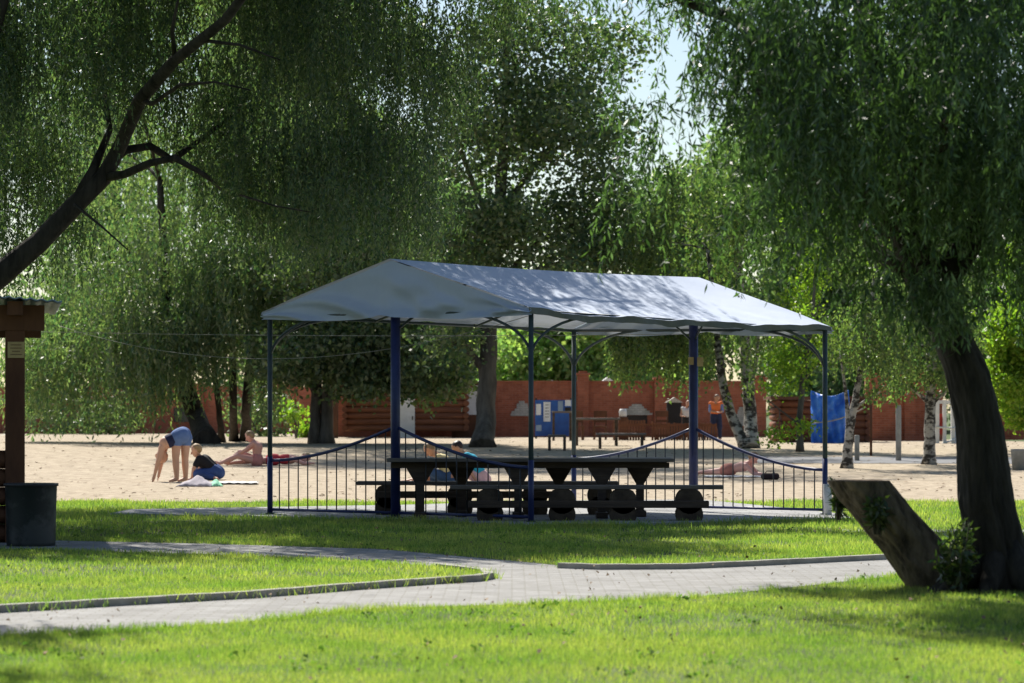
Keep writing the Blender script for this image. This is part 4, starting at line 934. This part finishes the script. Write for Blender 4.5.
mb = MB(); mb.box((0, 0, .62), (.48, .5, 1.24)); mb.build('body', M_BLACK, gh)
mb = MB(); mb.prism([(-.3, -.3, 1.24), (.3, -.3, 1.24), (.12, -.3, 1.34), (0, -.3, 1.42), (-.12, -.3, 1.34)], (0, .6, 0)); mb.build('roof', M_WBRICK, gh)
# blue tarp hanging on the playhouse
tp = MB()
def tf(u, v):
    px = 811+(849-811)*u; y = 390+(445.5-390)*v+(2*math.sin(u*5) if v > .9 else 0)+6*math.sin(math.pi*u)*(1-v)**2
    p = W(px, y, 88.5); p.y += .07*math.sin(u*17+v*6)+.05*math.sin(u*33-v*9)+.07*math.sin(v*11+u*8)+.04*math.sin(v*23+u*13); return p-W(830, 445, 88.5)
tp.grid(tf, 24, 24); o = tp.build('tarpaulin', M_TARP); o.location = W(830, 445, 88.5); sm = o.modifiers.new('s', 'SOLIDIFY'); sm.thickness = .01
tag(o, 'bright blue tarpaulin hanging on the front of the log playhouse', 'tarpaulin')
mb = MB(); pts = [W(811, 423, 88.2)+(W(866, 407, 88.2)-W(811, 423, 88.2))*t_-Vector((0, 0, .12*math.sin(3.14*t_))) for t_ in [i/8 for i in range(9)]]
mb.tube(pts, .018, 6); o = mb.build('rope', M_CONC); tag(o, 'pale rope sagging across the blue tarpaulin', 'rope')
# posts
def lone_post(px, y0, y1, wpx, mm, label, name='post'):
    g = G(px, y1); s = g.y/F; mb = MB(); hgt = (y1-y0)*s; mb.tube([(0, 0, 0), (0, 0, hgt*.97), (0, 0, hgt)], [wpx*s/2, wpx*s/2, wpx*s/2*.8], 12); o = mb.build(name, mm); o.location = g; return tag(o, label, 'post')
lone_post(898.5, 405, 461, 5.6, M_CONC, 'tall pale grey post in front of the orange wall', 'concrete_post')
lone_post(857, 435, 461, 5, M_CONC, 'short pale stump-like post right of the slim leaning birch', 'concrete_post')
lone_post(871, 404, 456, 2.6, M_BWOOD, 'thin red-brown post at the right corner of the log playhouse', 'timber_post')
# play frame behind right trunk
pfm = empty('play_frame', (wx(948, 88), 88, gz(88)), 'white swing frame with red board between the spotted birch and the dark trunk', 'swing frame')
def px8(px): return wx(px, 88)-wx(948, 88)
def z8(py): return wz(py, 88)-gz(88)
for px, w_ in ((937, .12), (944.5, .1), (953, .12)):
    mb = MB(); mb.box((px8(px), 0, z8(400)/2), (w_, .12, z8(400))); mb.build('upright', M_WHITE, pfm)
mb = MB(); mb.box((px8(956.5), .3, z8(420)/2+.3), (.22, .08, z8(420)+.6)); mb.build('slide_panel', M_GALV, pfm)
mb = MB(); mb.box((px8(945), 0, z8(402)), (px8(958)-px8(935), .1, .1)); mb.build('crossbar', M_WHITE, pfm)
mb = MB(); mb.box((px8(941), .1, z8(424)), (.13, .05, .6)); mb.build('red_board', M_RED, pfm)
mb = MB(); mb.tube([(px8(936), -.08, z8(446)), (px8(958), -.08, z8(438))], .03, 8); mb.tube([(px8(936), -.08, z8(427)), (px8(960), -.08, z8(428.5))], .025, 8); mb.build('stay_bar', M_WHITE, pfm)
mb = MB(); mb.bar(W(936, 451, 82), W(1040, 453.5, 82), .1, .1); o = mb.build('beam', M_BWOOD); tag(o, 'long low brown beam lying behind the big dark trunk', 'beam')
bk = empty('litter_bin', G(1019, 470), 'grey metal bin at the right edge behind the big trunk', 'bin')
mb = MB(); s8 = bk.location.y/F; mb.tube([(0, 0, 0), (0, 0, 19*s8), (0, 0, 21*s8)], [6.5*s8, 8.2*s8, 8.6*s8], 18); mb.build('body', M_CONC, bk)
# plastered roofs beyond the wall
for px, wpx, top, lab in ((608, 34, 377, 'pale pointed roof beyond the wall right of the brick pillar'), (552, 30, 380, 'pale low roof beyond the wall left of the brick pillar')):
    d = 122.; t = empty('shed', (wx(px, d), d, .43), lab, 'shed'); hw = wpx*d/F/2; zt = wz(top, d)-.43
    mb = MB(); mb.box((0, 1.2, (zt-.5)/2), (hw*1.6, 2.4, zt-.5)); mb.build('body', M_CONC, t)
    mb = MB(); mb.prism([(-hw, -.1, zt-.5), (hw, -.1, zt-.5), (0, -.1, zt)], (0, 2.6, 0)); mb.build('roof', M_WHITE, t)

# ------------------------------------------------------------------ cables
def cable(pts, r, label):
    mb = MB(); mb.tube(pts, r, 6); o = mb.build('cable', M_CONC); return tag(o, label, 'cable')
def sagc(a, b, s, n=24): return [a.lerp(b, i/n)-Vector((0, 0, s*4*(i/n)*(1-i/n))) for i in range(n+1)]
cable(sagc(W(-40, 330, 44), W(690, 334, 40.1), .05), .0038, 'straight pale cable strung to the right blue post of the tent')
cable(sagc(W(60, 326, 44), W(528, 316, 36.4), .5), .0038, 'sagging pale cable running up to the near corner of the tent roof')

# ------------------------------------------------------------------ people
def skinm(n, c): return mat(n, c, tuple(x*.86 for x in c), 3, 0.55, spec=0.35)
S1 = skinm('fair_skin', (.62, .36, .25)); S2 = skinm('tanned_skin', (.5, .27, .17)); S3 = skinm('pink_skin', (.68, .36, .29))
def cl(n, c): return mat(n, c, tuple(x*.75 for x in c), 6, .85, bump=.4, bscale=8)
def capsule(bm, a, b, r0, r1, seg=14):
    a = Vector(a); b = Vector(b); d = b-a
    q = Vector((0, 0, 1)).rotation_difference(d.normalized()) if d.length > 1e-5 else Matrix.Identity(3).to_quaternion()
    prof = []
    for k in range(5): th = math.pi/2*(k/4); prof.append((-r0*math.cos(th), r0*math.sin(th)))
    for k in range(5): th = math.pi/2*(k/4); prof.append((d.length+r1*math.sin(th), r1*math.cos(th)))
    rings = []
    for z, r in prof[1:-1]:
        rings.append([bm.verts.new(a+q @ Vector((r*math.cos(t*2*math.pi/seg), r*math.sin(t*2*math.pi/seg), z))) for t in range(seg)])
    for i in range(len(rings)-1):
        for k in range(seg): bm.faces.new((rings[i][k], rings[i][(k+1) % seg], rings[i+1][(k+1) % seg], rings[i+1][k]))
    p0 = bm.verts.new(a+q @ Vector((0, 0, -r0))); p1 = bm.verts.new(a+q @ Vector((0, 0, d.length+r1)))
    for k in range(seg): bm.faces.new((p0, rings[0][(k+1) % seg], rings[0][k])); bm.faces.new((p1, rings[-1][k], rings[-1][(k+1) % seg]))
def remesh(bm, name, m, parent, vox=.012, smooth=4):
    bmesh.ops.recalc_face_normals(bm, faces=bm.faces)
    me = bpy.data.meshes.new(name); bm.to_mesh(me); bm.free(); o = bpy.data.objects.new(name, me); COL.objects.link(o)
    md = o.modifiers.new('r', 'REMESH'); md.mode = 'VOXEL'; md.voxel_size = vox; md.use_smooth_shade = True
    ms = o.modifiers.new('s', 'SMOOTH'); ms.iterations = smooth; ms.factor = .5
    dg = bpy.context.evaluated_depsgraph_get(); dg.update(); ev = o.evaluated_get(dg); me2 = bpy.data.meshes.new_from_object(ev)
    o.modifiers.clear(); o.data = me2; me2.name = name; me2.materials.clear(); me2.materials.append(m)
    if parent: o.parent = parent
    return o
def person(loc, label, J, skin, clothes, hairm, hair_len=.0, look=(-1, 0, 0), sc=1.0, rz=0):
    """J joints: pelvis chest neck head shL shR elL elR wrL wrR hipL hipR knL knR anL anR toL toR"""
    t = empty('person', loc, label, 'person', rz=rz)
    J = {k: Vector(v) for k, v in J.items()}; bm = bmesh.new(); c = lambda a, b, r0, r1, f=1.0: capsule(bm, J[a] if isinstance(a, str) else a, J[b] if isinstance(b, str) else b, r0*sc*f, r1*sc*f)
    up = (J['chest']-J['pelvis']).normalized(); sh = (J['shR']-J['shL']).normalized()
    waist = J['pelvis'].lerp(J['chest'], .45)
    for s_ in (-1, 1):
        c(J['pelvis']+sh*.06*s_*sc, waist+sh*.045*s_*sc, .10, .085); c(waist+sh*.045*s_*sc, J['chest']+sh*.07*s_*sc, .085, .105)
        c(J['chest']+sh*.07*s_*sc, J['shR' if s_ == 1 else 'shL'], .09, .055)
    c('chest', 'neck', .09, .055); c('neck', J['neck'].lerp(J['head'], .6), .05, .048)
    hd = J['head']; lk = Vector(look).normalized(); hu = (J['head']-J['neck']).normalized(); lk = (lk-hu*lk.dot(hu)).normalized()
    side = hu.cross(lk)
    c(hd-hu*.03*sc, hd+hu*.035*sc-lk*.015*sc, .078, .092); c(hd-hu*.075*sc+lk*.035*sc, hd-hu*.06*sc+lk*.04*sc, .045, .05)
    c(hd+lk*.088*sc+hu*.01*sc, hd+lk*.108*sc-hu*.02*sc, .012, .017)
    for s_ in (-1, 1): c(hd+side*.086*s_*sc+hu*.012*sc, hd+side*.09*s_*sc-hu*.02*sc, .02, .015)
    for s_ in 'LR':
        c('sh'+s_, 'el'+s_, .054, .040); c('el'+s_, 'wr'+s_, .041, .027)
        d = (J['wr'+s_]-J['el'+s_]).normalized(); hn = J.get('hd'+s_, J['wr'+s_]+d*.09*sc); hdv = (hn-J['wr'+s_]).normalized()
        sd_ = hdv.cross(Vector((0, 0, 1))); sd_ = sd_.normalized() if sd_.length > .1 else hdv.cross(Vector((0, 1, 0))).normalized()
        palm = J['wr'+s_]+hdv*.07*sc; c('wr'+s_, palm-sd_*.018*sc, .025, .022); c('wr'+s_, palm+sd_*.018*sc, .025, .022)
        for k in range(4):
            o_ = sd_*(-.03+.02*k)*sc; l_ = (.055, .068, .062, .045)[k]*sc; mid = palm+o_*1.1+hdv*l_*.55; c(palm+o_, mid, .0095, .009); c(mid, palm+o_*1.25+hdv*l_-Vector((0, 0, .012))*sc, .009, .007)
        c(J['wr'+s_]+hdv*.03*sc, J['wr'+s_]+hdv*.07*sc+sd_*.05*sc, .013, .009)
        c('hip'+s_, 'kn'+s_, .088, .058); c('kn'+s_, J['kn'+s_].lerp(J['an'+s_], .35), .055, .056); c(J['kn'+s_].lerp(J['an'+s_], .35), 'an'+s_, .056, .035)
        c('an'+s_, 'to'+s_, .036, .024); c('pelvis', 'hip'+s_, .1, .095)
    remesh(bm, 'body', skin, t, .011)
    for nm, segs, m_, inf in clothes:
        bm = bmesh.new()
        for a, b, f0, f1, r0, r1 in segs:
            pa = J[a] if isinstance(a, str) else Vector(a); pb = J[b] if isinstance(b, str) else Vector(b)
            p, q = pa.lerp(pb, f0), pa.lerp(pb, f1)
            if a in ('pelvis', 'chest', 'waist') and b in ('chest', 'pelvis'):
                for s_ in (-1, 1): capsule(bm, p+sh*.06*s_*sc, q+sh*.07*s_*sc, (r0+inf)*sc, (r1+inf)*sc)
            else: capsule(bm, p, q, (r0+inf)*sc, (r1+inf)*sc)
        remesh(bm, nm, m_, t, .013, 3)
    # hair
    bm = bmesh.new(); hc = hd+hu*.035*sc-lk*.03*sc
    capsule(bm, hc, hc-hu*.02*sc-lk*.01*sc, .098*sc, .095*sc)
    if hair_len > 0:
        e = hc-Vector((0, 0, hair_len))-lk*.04; capsule(bm, hc-lk*.03*sc, e, .085*sc, .04*sc)
    remesh(bm, 'hair', hairm, t, .012, 2)
    return t
def torso(r=.098): return [('pelvis', 'chest', .25, 1.0, r, .11), ('chest', 'shL', 0, 1, .1, .06), ('chest', 'shR', 0, 1, .1, .06)]
def shortsl(k=.45): return [('pelvis', 'chest', -.12, .12, .122, .118), ('pelvis', 'hipL', 0, 1, .11, .1), ('pelvis', 'hipR', 0, 1, .11, .1), ('hipL', 'knL', 0, k, .095, .085), ('hipR', 'knR', 0, k, .095, .085)]
HB = mat('blonde_hair', (.45, .32, .17), (.3, .2, .1), 12, .6); HD = mat('dark_hair', (.04, .025, .02), (.02, .014, .012), 12, .5); HM = mat('brown_hair', (.16, .09, .05), (.09, .05, .03), 12, .55)
HG = mat('grey_fair_hair', (.36, .24, .13), (.2, .13, .07), 14, .6)

# a bending girl in denim shorts
person(G(176, 482), 'person bending over with hands to the sand in denim shorts and navy top', dict(
    pelvis=(.08, .03, .86), chest=(-.17, -.02, .74), neck=(-.27, -.02, .63), head=(-.27, .02, .49), shL=(-.24, -.15, .66), shR=(-.21, .14, .68), elL=(-.31, -.16, .40), elR=(-.28, .16, .42),
    wrL=(-.38, -.14, .15), wrR=(-.33, .16, .18), hipL=(.02, -.06, .82), hipR=(.17, .08, .82), knL=(.0, -.06, .45), knR=(.16, .08, .45), anL=(.02, -.04, .06), anR=(.17, .1, .06), toL=(-.1, -.09, .02), toR=(.05, .03, .02)),
    S1, [('denim_shorts', shortsl(.2), cl('denim', (.12, .2, .42)), .012), ('top', [('pelvis', 'chest', .3, .75, .095, .1)], cl('navy_top', (.02, .025, .07)), .012)], HM, 0.0, (0, 0, -1), 1.18)
# b kneeling in black
person(G(209, 480), 'person crouching in black shirt and blue jeans beside the grey blanket', dict(
    pelvis=(.13, .03, .16), chest=(-.1, .0, .36), neck=(-.2, 0, .45), head=(-.25, -.02, .56), shL=(-.17, -.15, .4), shR=(-.1, .15, .42), elL=(-.27, -.2, .22), elR=(-.2, .2, .22),
    wrL=(-.3, -.22, .03), wrR=(-.3, .2, .04), hdL=(-.37, -.22, .02), hdR=(-.37, .2, .02), hipL=(.1, -.09, .14), hipR=(.12, .12, .14), knL=(-.2, -.2, .12), knR=(-.18, .25, .2), anL=(.12, -.3, .05), anR=(-.1, .3, .05), toL=(.2, -.36, .03), toR=(-.25, .3, .03)),
    S1, [('jeans', shortsl(1.0)+[('knL', 'anL', 0, .9, .065, .05), ('knR', 'anR', 0, .9, .065, .05)], cl('blue_jeans', (.05, .1, .28)), .01), ('shirt', torso()+[('shL', 'elL', 0, .6, .06, .05), ('shR', 'elR', 0, .6, .06, .05)], cl('black_shirt', (.018, .018, .022)), .014)], HB, .0, (-1, -.2, -.1))
# blanket and towels
def cloth(name, label, px0, px1, py, dep, hgt, m_, cat, seed, flat=False):
    g = G((px0+px1)/2, py); L = (px1-px0)*g.y/F; mb = MB(); rnd = random.Random(seed); ph = [rnd.uniform(0, 6) for _ in range(6)]
    def fn(u, v):
        x = (u-.5)*L+.04*math.sin(v*5+ph[0]); y = (v-.5)*dep+.05*math.sin(u*7+ph[1]); e = math.sin(math.pi*u)**.6*math.sin(math.pi*v)**.7 if not flat else 1
        z = .012+hgt*e*(.75+.25*math.sin(u*9+ph[2])*math.cos(v*6+ph[3]))+.006*math.sin(u*31+v*17+ph[4])
        return Vector((x, y, z))
    mb.grid(fn, 30, 18); o = mb.build(name, m_); o.location = g; sm = o.modifiers.new('s', 'SOLIDIFY'); sm.thickness = .008
    return tag(o, label, cat)
cloth('towel', 'white towel spread on the sand under the grey blanket', 215, 258, 484, 1.1, .02, cl('white_towel', (.78, .77, .75)), 'towel', 1, True)
cloth('blanket', 'rumpled grey-lilac blanket heap in front of the crouching person', 179, 214, 486.5, .7, .19, cl('lilac_blanket', (.42, .38, .42)), 'blanket', 2)
cloth('towel', 'small mint green cloth beside the grey blanket', 210, 222, 486.5, .5, .13, cl('mint_cloth', (.35, .75, .5)), 'towel', 3)
# d sitter
person(G(256, 466), 'person sitting sideways with bare pink back and arms on knees', dict(
    pelvis=(.02, 0, .13), chest=(.03, 0, .42), neck=(-.07, 0, .55), head=(-.14, -.01, .64), shL=(-.05, -.16, .5), shR=(-.0, .16, .5), elL=(-.2, -.18, .36), elR=(-.2, .18, .35),
    wrL=(-.38, -.12, .27), wrR=(-.38, .12, .27), hipL=(0, -.1, .12), hipR=(0, .1, .12), knL=(-.4, -.12, .22), knR=(-.36, .12, .3), anL=(-.78, -.12, .06), anR=(-.66, .12, .06), toL=(-.9, -.12, .1), toR=(-.78, .12, .1)),
    S3, [('swim_shorts', shortsl(.05), cl('pink_swimwear', (.6, .25, .22)), .004)], HG, 0, (-1, 0, -.3))
# e lying left of fence
person(G(272, 465.5), 'person lying face down in red swimwear behind the left tent post', dict(
    pelvis=(.02, .03, .13), chest=(.42, .02, .14), neck=(.6, .02, .15), head=(.73, .02, .17), shL=(.52, -.17, .13), shR=(.52, .2, .13), elL=(.72, -.28, .05), elR=(.72, .3, .05),
    wrL=(.86, -.12, .05), wrR=(.86, .12, .05), hipL=(-.05, -.1, .11), hipR=(-.05, .1, .11), knL=(-.45, -.12, .1), knR=(-.45, .13, .1), anL=(-.85, -.13, .06), anR=(-.83, .15, .06), toL=(-.97, -.13, .03), toR=(-.95, .15, .03)),
    S3, [('swimsuit', shortsl(.02)+[('pelvis', 'chest', .55, .8, .1, .105)], cl('red_swimwear', (.6, .05, .07)), .012)], HB, 0, (0, -.6, -.5))
# f,g sitters behind the table
person(G(446, 485), 'blonde person sitting in a pale yellow top behind the left table legs', dict(
    pelvis=(.08, 0, .13), chest=(-.06, 0, .44), neck=(-.2, 0, .56), head=(-.3, 0, .63), shL=(-.13, -.16, .5), shR=(-.1, .16, .5), elL=(-.3, -.2, .3), elR=(-.3, .2, .3),
    wrL=(-.48, -.14, .22), wrR=(-.48, .14, .22), hipL=(.03, -.1, .12), hipR=(.03, .1, .12), knL=(-.38, -.18, .28), knR=(-.38, .16, .12), anL=(-.6, -.15, .06), anR=(-.72, .15, .06), toL=(-.72, -.15, .04), toR=(-.84, .15, .06)),
    S2, [('jeans', shortsl(.6), cl('dark_jeans', (.05, .1, .2)), .012), ('shirt', torso(), cl('yellow_top', (.68, .58, .3)), .014)], HG, .12, (-1, -.2, -.2))
person(G(474, 485), 'dark haired person leaning back in a turquoise top behind the table', dict(
    pelvis=(.16, 0, .13), chest=(-.05, 0, .44), neck=(-.2, 0, .58), head=(-.3, 0, .66), shL=(-.13, -.16, .52), shR=(-.13, .16, .52), elL=(-.1, -.25, .3), elR=(-.3, .2, .3),
    wrL=(.05, -.25, .08), wrR=(-.45, .14, .2), hipL=(.1, -.1, .12), hipR=(.1, .1, .12), knL=(-.25, -.15, .3), knR=(-.25, .15, .26), anL=(-.5, -.15, .06), anR=(-.55, .15, .06), toL=(-.62, -.15, .04), toR=(-.67, .15, .04)),
    S2, [('swim_shorts', shortsl(.5), cl('pink_shorts', (.75, .5, .5)), .012), ('shirt', torso(), cl('turquoise_top', (.03, .42, .6)), .02)], HD, .1, (-1, -.2, -.2))
cloth('towel', 'pink and white towel behind the table legs next to the turquoise person', 462, 490, 486, .8, .03, cl('pink_towel', (.75, .6, .6)), 'towel', 5, True)
cloth('bag', 'turquoise beach bag leaning beside the dark haired person', 477, 489, 484, .35, .30, cl('turquoise_bag', (.03, .42, .6)), 'bag', 8)
# h prone man
person(G(735, 476.5), 'person lying face down propped on elbows on a white towel at the right', dict(
    pelvis=(-.12, .1, .13), chest=(.16, -.02, .2), neck=(.28, -.08, .27), head=(.36, -.12, .36), shL=(.2, -.22, .22), shR=(.3, .12, .22), elL=(.36, -.32, .05), elR=(.45, .06, .05),
    wrL=(.5, -.2, .05), wrR=(.52, -.05, .05), hipL=(-.15, 0, .12), hipR=(-.1, .18, .12), knL=(-.42, .2, .09), knR=(-.4, .36, .09), anL=(-.68, .42, .07), anR=(-.64, .55, .07), toL=(-.78, .48, .03), toR=(-.74, .62, .03)),
    S3, [('swim_shorts', shortsl(.25), cl('rust_swimwear', (.5, .2, .15)), .01)], HG, 0, (1, -.5, -.3))
cloth('towel', 'white towel under the person lying at the right', 704, 762, 477, 1.0, .015, cl('white_beach_towel', (.78, .77, .76)), 'towel', 6, True)
o = MB(); o.box((0, 0, .07), (.34, .2, .12), bev=.03); o.tube([(-.1, 0, .12), (-.06, 0, .17), (.06, 0, .17), (.1, 0, .12)], .008, 6)
o = o.build('bag', cl('black_bag', (.03, .02, .025))); o.location = G(770, 480); tag(o, 'flat black bag in front of the person lying at the right', 'bag')
# i man in orange vest
person((wx(716, 98), 98, .43), 'person standing in an orange vest near the forked birch, looking down at their hands', dict(
    pelvis=(0, 0, .78), chest=(-.02, 0, 1.1), neck=(0, -.02, 1.25), head=(.03, -.06, 1.37), shL=(-.17, 0, 1.2), shR=(.16, 0, 1.2), elL=(-.2, -.06, .95), elR=(.2, -.06, .95),
    wrL=(0, -.26, .92), wrR=(.1, -.26, .92), hipL=(-.09, 0, .75), hipR=(.09, 0, .75), knL=(-.1, -.03, .42), knR=(.12, -.03, .42), anL=(-.1, .02, .07), anR=(.13, .02, .07), toL=(-.12, -.13, .03), toR=(.15, -.13, .03)),
    S2, [('trousers', shortsl(1.0)+[('knL', 'anL', 0, .95, .07, .055), ('knR', 'anR', 0, .95, .07, .055)], cl('navy_trousers', (.03, .04, .09)), .01), ('vest', torso(), M_ORNG, .02), ('sleeve', [('shL', 'elL', 0, 1, .055, .045), ('shR', 'elR', 0, 1, .055, .045)], cl('blue_sleeve', (.2, .28, .5)), .012)], HM, 0, (.3, -1, -.6), .95)
person((wx(687, 99), 99, .43), 'person with long dark hair and a white top behind the plank fence', dict(
    pelvis=(0, 0, .68), chest=(-.02, 0, .95), neck=(.0, 0, 1.1), head=(.03, -.03, 1.2), shL=(-.14, 0, 1.04), shR=(.14, 0, 1.04), elL=(-.2, -.04, .8), elR=(.2, -.04, .8),
    wrL=(-.1, -.22, .78), wrR=(.12, -.22, .78), hipL=(-.08, 0, .65), hipR=(.08, 0, .65), knL=(-.08, -.02, .36), knR=(.1, -.02, .36), anL=(-.08, .02, .06), anR=(.1, .02, .06), toL=(-.1, -.1, .02), toR=(.12, -.1, .02)),
    S2, [('trousers', shortsl(1.0)+[('knL', 'anL', 0, .9, .06, .05), ('knR', 'anR', 0, .9, .06, .05)], M_BLACK, .01), ('shirt', torso(), M_WHITE, .015)], HD, .3, (-.5, -1, -.2), .85)
print('faces', sum(len(o.data.polygons) for o in bpy.data.objects if o.type == 'MESH'))
